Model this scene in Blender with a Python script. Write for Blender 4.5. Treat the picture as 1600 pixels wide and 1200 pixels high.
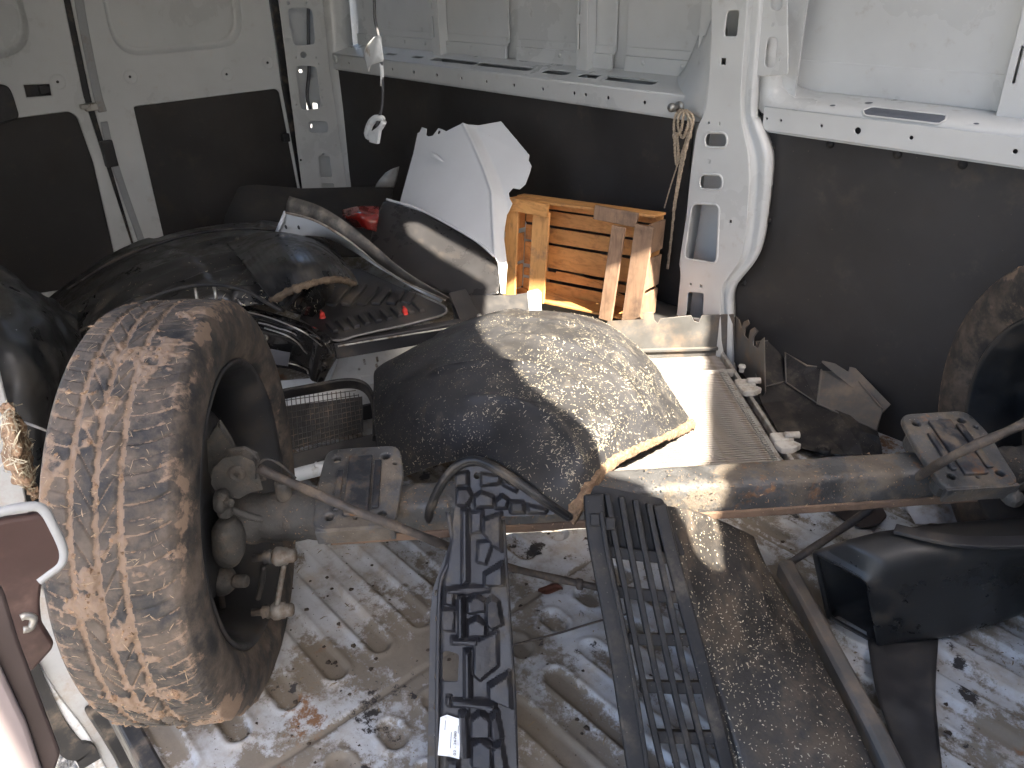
import bpy, math, random
import numpy as np
from mathutils import Vector, Matrix, Euler

random.seed(7)
rng = np.random.default_rng(11)
SC = bpy.context.scene
COL = SC.collection
for o in list(bpy.data.objects):
    bpy.data.objects.remove(o)

# ------------------------------------------------------------------ camera
# world: x runs along the van (towards the cab), y across it (towards the far side wall), z up; metres
CAM = np.array([0.0, 0.0, 1.26])
FPX = 1238.99                                   # focal length in pixels of a 1600 px wide picture
RX = np.array([0.66269974, 0.33943158, -0.6675442])
RY = np.array([0.74840606, -0.3320573, 0.57413093])
RZ = np.array([-0.02678476, -0.88007054, -0.47408693])
ROT = np.array([RX, RY, RZ])
cam = bpy.data.cameras.new('camera')
cam.sensor_width = 36.0
cam.lens = 36.0 * FPX / 1600.0
cam.clip_start = 0.02
cam.clip_end = 500
cam_o = bpy.data.objects.new('camera', cam)
COL.objects.link(cam_o)
cx_, cy_, cz_ = ROT @ [1, 0, 0], ROT @ [0, -1, 0], ROT @ [0, 0, -1]
cam_o.matrix_world = Matrix(((cx_[0], cy_[0], cz_[0], CAM[0]), (cx_[1], cy_[1], cz_[1], CAM[1]),
                             (cx_[2], cy_[2], cz_[2], CAM[2]), (0, 0, 0, 1)))
SC.camera = cam_o

# ------------------------------------------------------------------ sky, sun, exposure
SUN_EL = math.radians(46)
SUN_TRAVEL = np.array([-0.998, 0.02])           # horizontal travel of the sunlight
SUN_TRAVEL = SUN_TRAVEL / np.linalg.norm(SUN_TRAVEL)
SUN_D = np.array([SUN_TRAVEL[0] * math.cos(SUN_EL), SUN_TRAVEL[1] * math.cos(SUN_EL), -math.sin(SUN_EL)])
w = bpy.data.worlds.new('World')
SC.world = w
w.use_nodes = True
nt = w.node_tree
bg = nt.nodes['Background']
sky = nt.nodes.new('ShaderNodeTexSky')
sky.sky_type = 'NISHITA'
sky.sun_disc = False
sky.sun_elevation = SUN_EL
sky.sun_rotation = math.atan2(-SUN_TRAVEL[0], -SUN_TRAVEL[1])
sky.air_density = 0.8
sky.dust_density = 3.5
sky.ozone_density = 0.5
nt.links.new(sky.outputs[0], bg.inputs[0])
bg.inputs[1].default_value = 0.115
sun = bpy.data.lights.new('sun', 'SUN')
sun.energy = 5.0
sun.angle = math.radians(0.6)
sun.color = (1.0, 0.91, 0.77)
sun_o = bpy.data.objects.new('sun', sun)
COL.objects.link(sun_o)
sun_o.location = (3, -1, 4)
sun_o.rotation_euler = Vector(SUN_D).to_track_quat('-Z', 'Y').to_euler()
SC.view_settings.view_transform = 'Standard'
SC.view_settings.look = 'None'
SC.view_settings.gamma = 1.0
SC.view_settings.use_curve_mapping = False
SC.view_settings.exposure = 2.82
SC.render.engine = 'CYCLES'
SC.cycles.use_denoising = True
SC.cycles.max_bounces = 6
SC.cycles.diffuse_bounces = 5
SC.cycles.glossy_bounces = 3
SC.cycles.use_adaptive_sampling = True
SC.cycles.adaptive_threshold = 0.03
SC.cycles.sample_clamp_indirect = 8.0


# ------------------------------------------------------------------ helpers
def ray(px, py):
    d = ROT @ np.array([px - 800.0, py - 600.0, FPX])
    return d / np.linalg.norm(d)


def W(px, py, z=None, y=None, x=None):
    """the point of the place seen at a photo pixel, on the plane of the given height / depth"""
    r = ray(px, py)
    if z is not None:
        t = (z - CAM[2]) / r[2]
    elif y is not None:
        t = (y - CAM[1]) / r[1]
    else:
        t = (x - CAM[0]) / r[0]
    return CAM + t * r


def V(*a):
    return np.array(a, float)


def unit(v):
    v = np.asarray(v, float)
    return v / np.linalg.norm(v)


def frame(o, u, v, n=None):
    """4x4 with columns u, v, n and origin o"""
    u = unit(u)
    if n is None:
        n = unit(np.cross(u, v))
    n = unit(n)
    v = np.cross(n, u)
    m = np.eye(4)
    m[:3, 0], m[:3, 1], m[:3, 2], m[:3, 3] = u, v, n, o
    return m


def xf(m, p):
    p = np.asarray(p, float)
    return p @ m[:3, :3].T + m[:3, 3]


_ng = {}


def _hash(ix, iy, iz, seed):
    n = (ix * 374761393 + iy * 668265263 + iz * 2147483647 + seed * 1274126177) & 0x7fffffff
    n = (n ^ (n >> 13)) * 1274126177 & 0x7fffffff
    n = n ^ (n >> 16)
    return (n & 0xffff) / 65535.0


def vnoise(p, seed=0):
    p = np.asarray(p, float)
    i = np.floor(p).astype(np.int64)
    f = p - i
    f = f * f * (3 - 2 * f)
    r = 0
    for dx in (0, 1):
        for dy in (0, 1):
            for dz in (0, 1):
                wgt = (f[..., 0] if dx else 1 - f[..., 0]) * (f[..., 1] if dy else 1 - f[..., 1]) * (f[..., 2] if dz else 1 - f[..., 2])
                r = r + wgt * _hash(i[..., 0] + dx, i[..., 1] + dy, i[..., 2] + dz, seed)
    return r


def fbm(p, sc, oct=4, seed=0):
    p = np.asarray(p, float) * sc
    a, s, t = 0.5, 0, 0
    for k in range(oct):
        s = s + a * vnoise(p, seed + k)
        t += a
        a *= 0.5
        p = p * 2.03
    return s / t


def sstep(a, b, x):
    t = np.clip((x - a) / (b - a), 0, 1)
    return t * t * (3 - 2 * t)


class MB:
    def __init__(s):
        s.v, s.f, s.n = [], [], 0

    def add(s, vs, fs, m=None):
        vs = np.asarray(vs, float)
        if m is not None:
            vs = xf(m, vs)
        s.v.append(vs)
        s.f += [tuple(int(i) + s.n for i in q) for q in fs]
        s.n += len(vs)
        return s

    def box(s, c, size, m=None, tap=(1, 1)):
        hx, hy, hz = np.asarray(size, float) / 2
        vs = []
        for sz in (-1, 1):
            tx, ty = tap if sz > 0 else (1, 1)
            for sx, sy in ((-1, -1), (1, -1), (1, 1), (-1, 1)):
                vs.append((c[0] + sx * hx * tx, c[1] + sy * hy * ty, c[2] + sz * hz))
        return s.add(vs, [(3, 2, 1, 0), (4, 5, 6, 7), (0, 1, 5, 4), (1, 2, 6, 5), (2, 3, 7, 6), (3, 0, 4, 7)], m)

    def prism(s, poly, z0, z1, m=None):
        n = len(poly)
        vs = [(p[0], p[1], z0) for p in poly] + [(p[0], p[1], z1) for p in poly]
        fs = [tuple(range(n))[::-1], tuple(range(n, 2 * n))] + [(i, (i + 1) % n, n + (i + 1) % n, n + i) for i in range(n)]
        return s.add(vs, fs, m)

    def tube(s, pts, r, n=10, cap=True, closed=False):
        pts = np.asarray(pts, float)
        k = len(pts)
        rr = np.full(k, r) if np.isscalar(r) else np.asarray(r, float)
        tan = np.zeros_like(pts)
        for i in range(k):
            a = pts[(i - 1) % k] if (closed or i > 0) else pts[i]
            b = pts[(i + 1) % k] if (closed or i < k - 1) else pts[i]
            tan[i] = unit(b - a)
        up = V(0, 0, 1) if abs(tan[0][2]) < .9 else V(1, 0, 0)
        vs = []
        for i in range(k):
            up = up - tan[i] * (up @ tan[i])
            up = unit(up)
            sd = np.cross(tan[i], up)
            for j in range(n):
                a = 2 * math.pi * j / n
                vs.append(pts[i] + rr[i] * (math.cos(a) * up + math.sin(a) * sd))
        fs = []
        for i in range(k if closed else k - 1):
            i2 = (i + 1) % k
            for j in range(n):
                j2 = (j + 1) % n
                fs.append((i * n + j, i2 * n + j, i2 * n + j2, i * n + j2))
        if cap and not closed:
            fs.append(tuple(range(n)))
            fs.append(tuple(range((k - 1) * n, k * n))[::-1])
        return s.add(vs, fs)

    def strip(s, pts, w_dir, wd, th):
        """flat band of width wd and thickness th swept along pts; w_dir(s) gives the width direction"""
        pts = np.asarray(pts, float)
        k = len(pts)
        vs = []
        for i in range(k):
            t = unit(pts[min(i + 1, k - 1)] - pts[max(i - 1, 0)])
            wv = w_dir[i] if isinstance(w_dir, (list, np.ndarray)) and np.ndim(w_dir) == 2 else w_dir
            wv = unit(np.asarray(wv) - t * (np.asarray(wv) @ t))
            nn = np.cross(t, wv)
            for a, b in ((-1, -1), (1, -1), (1, 1), (-1, 1)):
                vs.append(pts[i] + wv * a * wd / 2 + nn * b * th / 2)
        fs = [(3, 2, 1, 0), tuple(range((k - 1) * 4, k * 4))]
        for i in range(k - 1):
            for j in range(4):
                j2 = (j + 1) % 4
                fs.append((i * 4 + j, i * 4 + j2, i * 4 + 4 + j2, i * 4 + 4 + j))
        return s.add(vs, fs)

    def grid(s, P, cu=False):
        P = np.asarray(P, float)
        a, b = P.shape[:2]
        fs = []
        for i in range(a if cu else a - 1):
            i2 = (i + 1) % a
            for j in range(b - 1):
                fs.append((i * b + j, i2 * b + j, i2 * b + j + 1, i * b + j + 1))
        return s.add(P.reshape(-1, 3), fs)

    def lathe(s, prof, m, n=32, closed=False):
        """prof = [(radius, along axis)]; the axis is local z of m"""
        P = []
        for i in range(n):
            a = 2 * math.pi * i / n
            P.append([(r * math.cos(a), r * math.sin(a), t) for r, t in prof])
        P = np.asarray(P)
        P = xf(m, P.reshape(-1, 3)).reshape(P.shape)
        return s.grid(P, cu=True)

    def mesh(s, name):
        me = bpy.data.meshes.new(name)
        v = np.concatenate(s.v) if s.v else np.zeros((0, 3))
        me.from_pydata(v.tolist(), [], s.f)
        me.validate()
        me.update()
        return me

    def build(s, name, mt, parent=None, smooth=False, bevel=0, solid=0, subsurf=0, auto=True):
        me = s.mesh(name)
        if solid:                                # sheets thicken away from the viewer's side
            k = len(me.polygons)
            nn, cc, ar = np.zeros(k * 3), np.zeros(k * 3), np.zeros(k)
            me.polygons.foreach_get('normal', nn)
            me.polygons.foreach_get('center', cc)
            me.polygons.foreach_get('area', ar)
            if (np.einsum('ij,ij->i', nn.reshape(-1, 3), CAM - cc.reshape(-1, 3)) * ar).sum() < 0:
                me.flip_normals()
        return link(name, me, mt, parent, smooth, bevel, solid, subsurf)


def link(name, me, mt, parent=None, smooth=False, bevel=0, solid=0, subsurf=0):
    o = bpy.data.objects.new(name, me)
    COL.objects.link(o)
    if mt is not None and not me.materials:
        me.materials.append(mt)
    if smooth:
        me.polygons.foreach_set('use_smooth', [True] * len(me.polygons))
    if parent is not None:
        setpar(o, parent)
    if subsurf:
        md = o.modifiers.new('subsurf', 'SUBSURF')
        md.levels = md.render_levels = subsurf
    if solid:
        md = o.modifiers.new('solid', 'SOLIDIFY')
        md.thickness = solid
        md.offset = -1
    if bevel:
        md = o.modifiers.new('bevel', 'BEVEL')
        md.width = bevel
        md.segments = 2
        md.limit_method = 'ANGLE'
        md.angle_limit = math.radians(40)
        md.use_clamp_overlap = True
    return o


WM = {}


def setpar(o, parent, world=None):
    """parents o so that it keeps its world matrix"""
    o.parent = parent
    o.matrix_parent_inverse = WM.get(parent.name, Matrix()).inverted()
    o.matrix_basis = world if world is not None else Matrix()
    WM[o.name] = world if world is not None else Matrix()


def thing(name, label, cat, loc=(0, 0, 0), group=None):
    o = bpy.data.objects.new(name, None)
    o.empty_display_size = .05
    COL.objects.link(o)
    o.location = loc
    WM[o.name] = Matrix.Translation(Vector(loc))
    o['label'] = label
    o['category'] = cat
    if group:
        o['group'] = group
    return o


def tag(o, label, cat, group=None):
    o['label'] = label
    o['category'] = cat
    if group:
        o['group'] = group
    return o


def struct(o):
    o['kind'] = 'structure'
    return o


def stuff(o):
    o['kind'] = 'stuff'
    return o


def sroot(name, loc=(0, 0, 0)):
    o = bpy.data.objects.new(name, None)
    COL.objects.link(o)
    o.location = loc
    WM[o.name] = Matrix.Translation(Vector(loc))
    o['kind'] = 'structure'
    return o


def rpoly(pts, r, seg=5):
    """rounds the corners of a closed 2-D polygon; r may be a list"""
    out = []
    n = len(pts)
    for i in range(n):
        p0, p, p1 = (np.asarray(pts[(i + k) % n][:2], float) for k in (-1, 0, 1))
        ri = r[i] if isinstance(r, (list, tuple)) else r
        a, b = p0 - p, p1 - p
        la, lb = np.linalg.norm(a), np.linalg.norm(b)
        d = min(ri, la * .48, lb * .48)
        if d < 1e-5:
            out.append(tuple(p))
            continue
        A, B = p + a / la * d, p + b / lb * d
        for k in range(seg + 1):
            t = k / seg
            q = (1 - t) ** 2 * A + 2 * t * (1 - t) * p + t * t * B
            out.append(tuple(q))
    return out


def rrect(x0, y0, x1, y1, r):
    return rpoly([(x0, y0), (x1, y0), (x1, y1), (x0, y1)], r)


def circ(cx, cy, r, n=12):
    return [(cx + r * math.cos(2 * math.pi * i / n), cy + r * math.sin(2 * math.pi * i / n)) for i in range(n)]


def plate(name, outer, holes, m, th, mt, parent=None, bevel=.0012, bend=None):
    """sheet with holes: 2-D outlines in the frame m, thickness th, rounded rims"""
    cu = bpy.data.curves.new(name, 'CURVE')
    cu.dimensions = '2D'
    cu.fill_mode = 'BOTH'
    cu.extrude = max(th / 2 - bevel, 1e-4)
    cu.bevel_depth = bevel
    cu.bevel_resolution = 1
    for poly in [outer] + list(holes):
        sp = cu.splines.new('POLY')
        sp.points.add(len(poly) - 1)
        for i, p in enumerate(poly):
            sp.points[i].co = (p[0], p[1], 0, 1)
        sp.use_cyclic_u = True
    to = bpy.data.objects.new('tmp', cu)
    COL.objects.link(to)
    dg = bpy.context.evaluated_depsgraph_get()
    me = bpy.data.meshes.new_from_object(to.evaluated_get(dg))
    bpy.data.objects.remove(to)
    bpy.data.curves.remove(cu)
    me.name = name
    n = len(me.vertices)
    co = np.zeros(n * 3)
    me.vertices.foreach_get('co', co)
    co = co.reshape(-1, 3)
    if bend is not None:
        co = bend(co)
    co = xf(m, co)
    me.vertices.foreach_set('co', co.ravel())
    me.materials.clear()
    me.update()
    return link(name, me, mt, parent)


def patch(C, nu, nv):
    """smooth (Catmull-Rom) surface through a grid of control points"""
    C = np.asarray(C, float)

    def interp(A, n):
        k = len(A)
        E = np.concatenate([[2 * A[0] - A[1]], A, [2 * A[-1] - A[-2]]])
        out = []
        for s in np.linspace(0, k - 1, n):
            i = min(int(s), k - 2)
            t = s - i
            p0, p1, p2, p3 = E[i], E[i + 1], E[i + 2], E[i + 3]
            out.append(.5 * (2 * p1 + (p2 - p0) * t + (2 * p0 - 5 * p1 + 4 * p2 - p3) * t * t + (3 * p1 - p0 - 3 * p2 + p3) * t ** 3))
        return np.array(out)
    A = interp(C, nu)
    B = interp(A.transpose(1, 0, 2), nv).transpose(1, 0, 2)
    return B


def curve(pts, n):
    return patch(np.asarray(pts, float)[:, None, :].repeat(2, 1), n, 2)[:, 0]


def gnormals(P):
    du = np.gradient(P, axis=0)
    dv = np.gradient(P, axis=1)
    n = np.cross(du, dv)
    return n / np.maximum(np.linalg.norm(n, axis=2, keepdims=True), 1e-9)


def setattr_(me, name, vals):
    a = me.attributes.new(name, 'FLOAT', 'POINT')
    a.data.foreach_set('value', np.asarray(vals, np.float32).ravel())


def PLN(px, py, o, n):
    r = ray(px, py)
    t = ((np.asarray(o) - CAM) @ n) / (r @ n)
    return CAM + t * r


class Plane:
    """a working plane through three points; px -> local (u, v)"""

    def __init__(s, o, pu, pv):
        o, pu, pv = (np.asarray(q, float) for q in (o, pu, pv))
        s.u = unit(pu - o)
        s.n = unit(np.cross(s.u, pv - o))
        if s.n @ (CAM - o) < 0:
            s.n = -s.n
        s.v = np.cross(s.n, s.u)
        s.o = o
        s.m = np.eye(4)
        s.m[:3, 0], s.m[:3, 1], s.m[:3, 2], s.m[:3, 3] = s.u, s.v, s.n, o

    def p(s, px, py):
        q = PLN(px, py, s.o, s.n) - s.o
        return (q @ s.u, q @ s.v)

    def ps(s, pts):
        return [s.p(a, b) for a, b in pts]

    def up(s, px, py, h=0):
        return PLN(px, py, s.o, s.n) + s.n * h


# ------------------------------------------------------------------ materials
def mat(name, base, rough=.5, metal=0., var=.12, vscale=9., dirt=None, dirt2=None, specks=None, bump=None, dust=None,
        attr=None, spec=.5, coat=0., fine=0., streak=None):
    m = bpy.data.materials.new(name)
    m.use_nodes = True
    n, l = m.node_tree.nodes, m.node_tree.links
    b = n['Principled BSDF']
    tc = n.new('ShaderNodeTexCoord')
    co = tc.outputs['Object']

    def noise(scale, det=3, rough_=.6, vec=co, dist=0.):
        t = n.new('ShaderNodeTexNoise')
        t.inputs['Scale'].default_value = scale
        t.inputs['Detail'].default_value = det
        t.inputs['Roughness'].default_value = rough_
        t.inputs['Distortion'].default_value = dist
        l.new(vec, t.inputs['Vector'])
        return t.outputs['Fac']

    def rng_(v, a, b_, c=0., d=1.):
        t = n.new('ShaderNodeMapRange')
        t.interpolation_type = 'SMOOTHSTEP'
        for k, x in ((1, a), (2, b_), (3, c), (4, d)):
            t.inputs[k].default_value = x
        l.new(v, t.inputs[0])
        return t.outputs[0]

    def mix(f, a, c):
        t = n.new('ShaderNodeMix')
        t.data_type = 'RGBA'
        if isinstance(f, float):
            t.inputs[0].default_value = f
        else:
            l.new(f, t.inputs[0])
        for s, x in ((6, a), (7, c)):
            if isinstance(x, tuple):
                t.inputs[s].default_value = (*x[:3], 1)
            else:
                l.new(x, t.inputs[s])
        return t.outputs[2]

    def mathn(op, a, c):
        t = n.new('ShaderNodeMath')
        t.operation = op
        t.use_clamp = False
        for s, x in ((0, a), (1, c)):
            if isinstance(x, (int, float)):
                t.inputs[s].default_value = x
            else:
                l.new(x, t.inputs[s])
        return t.outputs[0]
    lo = tuple(c * (1 - var) for c in base)
    hi = tuple(min(1, c * (1 + var)) for c in base)
    vn = rng_(noise(vscale, 4), .3, .7)
    col = mix(vn, lo, hi)
    rf = None
    if streak:                                   # grain stretched along one axis: (colour, (sx,sy,sz), amount)
        mp = n.new('ShaderNodeMapping')
        l.new(co, mp.inputs[0])
        mp.inputs['Scale'].default_value = streak[1]
        f = rng_(noise(1.0, 4, .65, mp.outputs[0], .6), .42, .75, 0, streak[2])
        col = mix(f, col, streak[0])
    masks = []
    for d in (dirt, dirt2):
        if d:                                    # (colour, amount 0..1, scale, softness)
            c, amt, scl, soft = d
            t = .72 - .44 * amt
            f = rng_(noise(scl, 5, .68), t - soft, t + soft)
            col = mix(f, col, mix(vn, tuple(x * .72 for x in c), tuple(min(1, x * 1.25) for x in c)))
            masks.append(f)
    if dust:                                     # settled on faces that look up: (colour, amount)
        g = n.new('ShaderNodeNewGeometry')
        sx = n.new('ShaderNodeSeparateXYZ')
        l.new(g.outputs['Normal'], sx.inputs[0])
        f = mathn('MULTIPLY', rng_(sx.outputs[2], .15, .95, 0, dust[1]), rng_(noise(13, 4, .7), .32, .68, .25, 1))
        col = mix(f, col, dust[0])
        masks.append(f)
    if attr:
        fn = noise(52, 8, .8)
    if attr:                                     # ((name, colour), ...): marks stored on the mesh
        for nm, c, soft in attr:
            a = n.new('ShaderNodeAttribute')
            a.attribute_name = nm
            f = mathn('ADD', a.outputs['Fac'], mathn('MULTIPLY', mathn('SUBTRACT', fn, .5), 1.9))
            f = rng_(f, .5 - soft, .5 + soft)
            col = mix(f, col, mix(fn, tuple(x * .68 for x in c), tuple(min(1, x * 1.22) for x in c)))
            masks.append(f)
    if specks:                                   # small flecks: (colour, density, scale)
        vo = n.new('ShaderNodeTexVoronoi')
        vo.inputs['Scale'].default_value = specks[2]
        l.new(co, vo.inputs['Vector'])
        k = rng_(noise(specks[2] * .12, 3), .35, .7, .35, 1.)
        f = mathn('MULTIPLY', rng_(vo.outputs['Distance'], specks[1] * .5, specks[1], 1, 0), k)
        col = mix(f, col, specks[0])
        masks.append(f)
    l.new(col, b.inputs['Base Color'])
    r = rng_(vn, 0., 1., max(rough - .08, .03), min(rough + .1, 1))
    for f in masks:
        t = n.new('ShaderNodeMix')
        l.new(f, t.inputs[0])
        l.new(r, t.inputs[2])
        t.inputs[3].default_value = .92
        r = t.outputs[0]
    l.new(r, b.inputs['Roughness'])
    b.inputs['Metallic'].default_value = metal
    b.inputs['Specular IOR Level'].default_value = spec
    b.inputs['Coat Weight'].default_value = coat
    b.inputs['Coat Roughness'].default_value = .08
    if bump:
        bp = n.new('ShaderNodeBump')
        bp.inputs['Strength'].default_value = bump[0]
        bp.inputs['Distance'].default_value = bump[2] if len(bump) > 2 else .002
        h = noise(bump[1], 3, .65)
        for f in masks[:2]:
            h = mathn('ADD', h, mathn('MULTIPLY', f, .5))
        l.new(h, bp.inputs['Height'])
        l.new(bp.outputs[0], b.inputs['Normal'])
    return m


TAN = (.30, .21, .135)
MUD = (.23, .145, .09)
PAINT = mat('white_paint', (.58, .588, .578), .33, var=.05, vscale=3, dirt=((.53, .51, .48), .10, 22, .12), spec=.5, coat=.15)
PAINT_D = mat('dusty_white_paint', (.55, .58, .61), .42, var=.07, vscale=5, dirt=((.26, .22, .17), .34, 12, .1), specks=((.08, .06, .05), .10, 120))
LINING = mat('lining_board', (.033, .0315, .0315), .52, var=.25, vscale=2.5, dirt=((.050, .044, .039), .36, 1.6, .22), dirt2=((.075, .064, .054), .16, 7, .1),
             specks=((.16, .13, .10), .06, 34), bump=(.12, 160, .001), spec=.4)
BLACK = mat('black_plastic', (.022, .022, .024), .46, var=.25, dirt=((.07, .058, .045), .20, 9, .14), dust=((.10, .085, .07), .18),
            bump=(.12, 220, .0008))
BLACK_D = mat('dusty_black_plastic', (.014, .014, .0155), .55, var=.3, dirt=((.085, .072, .058), .28, 14, .14), dust=((.10, .085, .07), .2),
              specks=((.35, .31, .24), .09, 120), bump=(.2, 160, .001), spec=.3)
LINERM = mat('liner_plastic', (.028, .028, .031), .5, var=.25, dirt=((.11, .095, .075), .16, 16, .12), dust=((.12, .105, .085), .14),
             specks=((.50, .44, .31), .17, 130), bump=(.12, 140, .001))
TRAYM = mat('tray_plastic', (.020, .020, .024), .42, var=.25, dirt=((.09, .076, .06), .24, 16, .12), dust=((.10, .088, .072), .13), bump=(.1, 200, .0008), spec=.38)
GLOSS = mat('gloss_black', (.010, .010, .011), .10, var=.2, dirt=((.06, .045, .03), .16, 12, .1), coat=.6, specks=((.3, .25, .18), .04, 80))
RUBBER = mat('tyre_rubber', (.017, .017, .0175), .74, var=.25, vscale=30, dirt=((.095, .074, .057), .54, 18, .14), bump=(.4, 180, .0015),
             attr=(('mud', (.205, .143, .10), .2),))
SEAL = mat('seal_rubber', (.016, .016, .017), .5, var=.2, dirt=((.10, .08, .06), .3, 18, .12))
CLAY = mat('dry_mud', MUD, .95, var=.3, vscale=40, dirt=((.40, .27, .16), .35, 70, .1), bump=(.9, 130, .006))
STRAW = mat('straw', (.50, .44, .32), .85, var=.35, vscale=60)
STEEL = mat('axle_steel', (.075, .074, .074), .55, metal=.25, var=.3, vscale=14, dirt=((.145, .12, .094), .42, 12, .07),
            dirt2=((.24, .13, .07), .20, 9, .05), specks=((.42, .36, .28), .11, 90), bump=(.5, 120, .003))
CAST = mat('cast_iron', (.055, .053, .05), .72, metal=.1, var=.3, vscale=20, dirt=((.10, .084, .068), .38, 18, .1),
           specks=((.36, .31, .25), .09, 110), bump=(.6, 150, .003))
RODM = mat('rusty_rod', (.062, .052, .046), .62, metal=.2, var=.3, vscale=25, dirt=((.15, .115, .085), .38, 20, .12), bump=(.5, 200, .002))
RIMM = mat('rim_steel', (.020, .021, .023), .5, metal=.0, var=.3, dirt=((.055, .046, .038), .28, 10, .15), specks=((.3, .25, .2), .04, 60))
BRIGHT = mat('zinc_steel', (.42, .41, .38), .38, metal=.8, var=.2, dirt=((.2, .15, .1), .25, 25, .12))
WOOD = mat('crate_wood', (.58, .29, .095), .62, var=.14, vscale=6, streak=((.30, .125, .035), (3, 60, 60), .75),
           dirt=((.20, .11, .06), .2, 12, .12), bump=(.25, 90, .001))
WOODV = mat('crate_wood_upright', (.60, .31, .11), .62, var=.14, vscale=6, streak=((.33, .15, .05), (60, 60, 3), .7),
            dirt=((.22, .13, .08), .2, 12, .12), bump=(.25, 90, .001))
WOODG = mat('weathered_wood', (.28, .175, .11), .75, var=.2, vscale=7, streak=((.13, .075, .05), (60, 60, 3), .8),
            dirt=((.10, .07, .05), .25, 10, .14), bump=(.3, 80, .0012))
FINM = mat('radiator_fins', (.34, .315, .30), .5, metal=.35, var=.15, dirt=((.30, .25, .2), .35, 16, .2))
FIND = mat('radiator_core', (.060, .052, .048), .8, var=.2)
ALU = mat('radiator_frame', (.45, .43, .40), .45, metal=.5, var=.15, dirt=((.25, .2, .15), .3, 20, .15))
NYLON = mat('pale_nylon', (.50, .48, .44), .5, var=.1, dirt=((.28, .23, .17), .3, 20, .15))
RED = mat('red_lens', (.22, .012, .010), .18, var=.2, coat=.4, dirt=((.12, .05, .03), .2, 14, .15))
REDCLIP = mat('red_clip', (.5, .03, .02), .4)
ROPE = mat('rope_fibre', (.42, .34, .25), .9, var=.3, vscale=160, bump=(.8, 420, .002))
TAPE = mat('white_tape', (.72, .73, .72), .45, var=.08, vscale=20, dirt=((.35, .3, .25), .15, 20, .1))
CABLE = mat('grey_cable', (.07, .07, .075), .5, var=.2)
PAPER = mat('label_paper', (.74, .75, .76), .6, var=.05, vscale=20, dirt=((.45, .40, .33), .18, 28, .1))
INK = mat('label_ink', (.03, .03, .03), .7)
BROWN = mat('brown_trim', (.055, .031, .027), .4, var=.15, dirt=((.2, .13, .1), .2, 10, .2))
GREYTRIM = mat('grey_trim', (.33, .34, .345), .42, var=.1, dirt=((.22, .19, .16), .25, 9, .15))
GREYBAR = mat('grey_plastic', (.085, .083, .08), .5, var=.2, dirt=((.20, .15, .11), .35, 10, .15), dust=((.2, .16, .12), .4))
GRAVEL = mat('gravel_ground', (.40, .39, .37), .95, var=.4, vscale=60, dirt=((.2, .19, .17), .5, 35, .1), bump=(1, 60, .02))
FLOORM = mat('floor_paint', (.43, .445, .46), .40, var=.07, vscale=7, attr=(('dirt', (.185, .157, .122), .18), ('rust', (.19, .10, .05), .14), ('oil', (.03, .026, .024), .08)),
             specks=((.05, .035, .025), .10, 80), dirt=((.33, .30, .26), .42, 11, .16), bump=(.25, 90, .002))
ROOFM = mat('roof_paint', (.6, .62, .64), .5, var=.05)

# ------------------------------------------------------------------ the van: floor, walls, doors
FLOOR_X0, FLOOR_X1, WALL_Y, REAR_X, ROOF_Z = -3.9, 1.6, 2.08, -3.75, 1.8


def floor_part(xs, ys):
    X, Y = np.meshgrid(xs, ys, indexing='ij')
    h = np.zeros_like(X)
    rec = np.zeros_like(X)
    for k in range(-7, 14):
        yc = .67 + .1045 * k
        segs = ((-3.7, -1.09), (-.935, -.875), (-.815, 1.5)) if yc < 1.25 else ((-3.7, -1.03), (-.93, 1.5))
        for a, b in segs:
            dx = np.maximum(np.maximum(a + .018 - X, X - b + .018), 0)
            d = np.sqrt(dx ** 2 + (Y - yc) ** 2)
            f = sstep(.0245, .0165, d)
            if yc < 1.25:
                rim = np.exp(-((d - .029) / .006) ** 2)
                h = h - .009 * f + .003 * rim
                rec = np.maximum(rec, sstep(.028, .016, d))
            else:
                h = h + .014 * sstep(.031, .022, d)
                rec = np.maximum(rec, .8 * np.exp(-((d - .038) / .008) ** 2))
    seam = np.exp(-((X + 1.0 - .012 * Y) / .006) ** 2)
    h = h - .005 * seam
    p = np.stack([X, Y, 0 * X], -1)
    big = fbm(p, 3.1, 5, 3)
    mid = fbm(p, 11, 4, 9)
    fine = fbm(p, 37, 4, 17)
    dirt = .34 * rec * (0.2 + 1.3 * fbm(p, 6.5, 4, 77)) + .8 * (fbm(p * [.35, 1, 1], 17, 4, 87) - .5) + .55 * seam + 1.5 * (big - .5) + .7 * (mid - .5) + .5 * (fine - .5) + .37
    dirt = dirt + .35 * sstep(.35, .0, np.abs(X + 1.05)) * sstep(.9, .4, Y) * big
    rust = 1.9 * (fbm(p, 5.3, 5, 31) - .62) + .35 * rec * sstep(.5, .65, fbm(p, 4, 3, 41)) + .8 * (mid - .5) + .13
    near = np.exp(-(((X + 1.06) / .13) ** 2 + ((Y - .36) / .12) ** 2))
    rust = rust + .75 * near * (mid + .3)
    oil = 2.4 * (fbm(p, 9, 4, 51) - .66) + 1.1 * (fine - .5) + .05
    h = h + .0015 * (mid - .5) + .002 * sstep(.5, .9, rust)
    return X, Y, h, dirt, rust, oil


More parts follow.
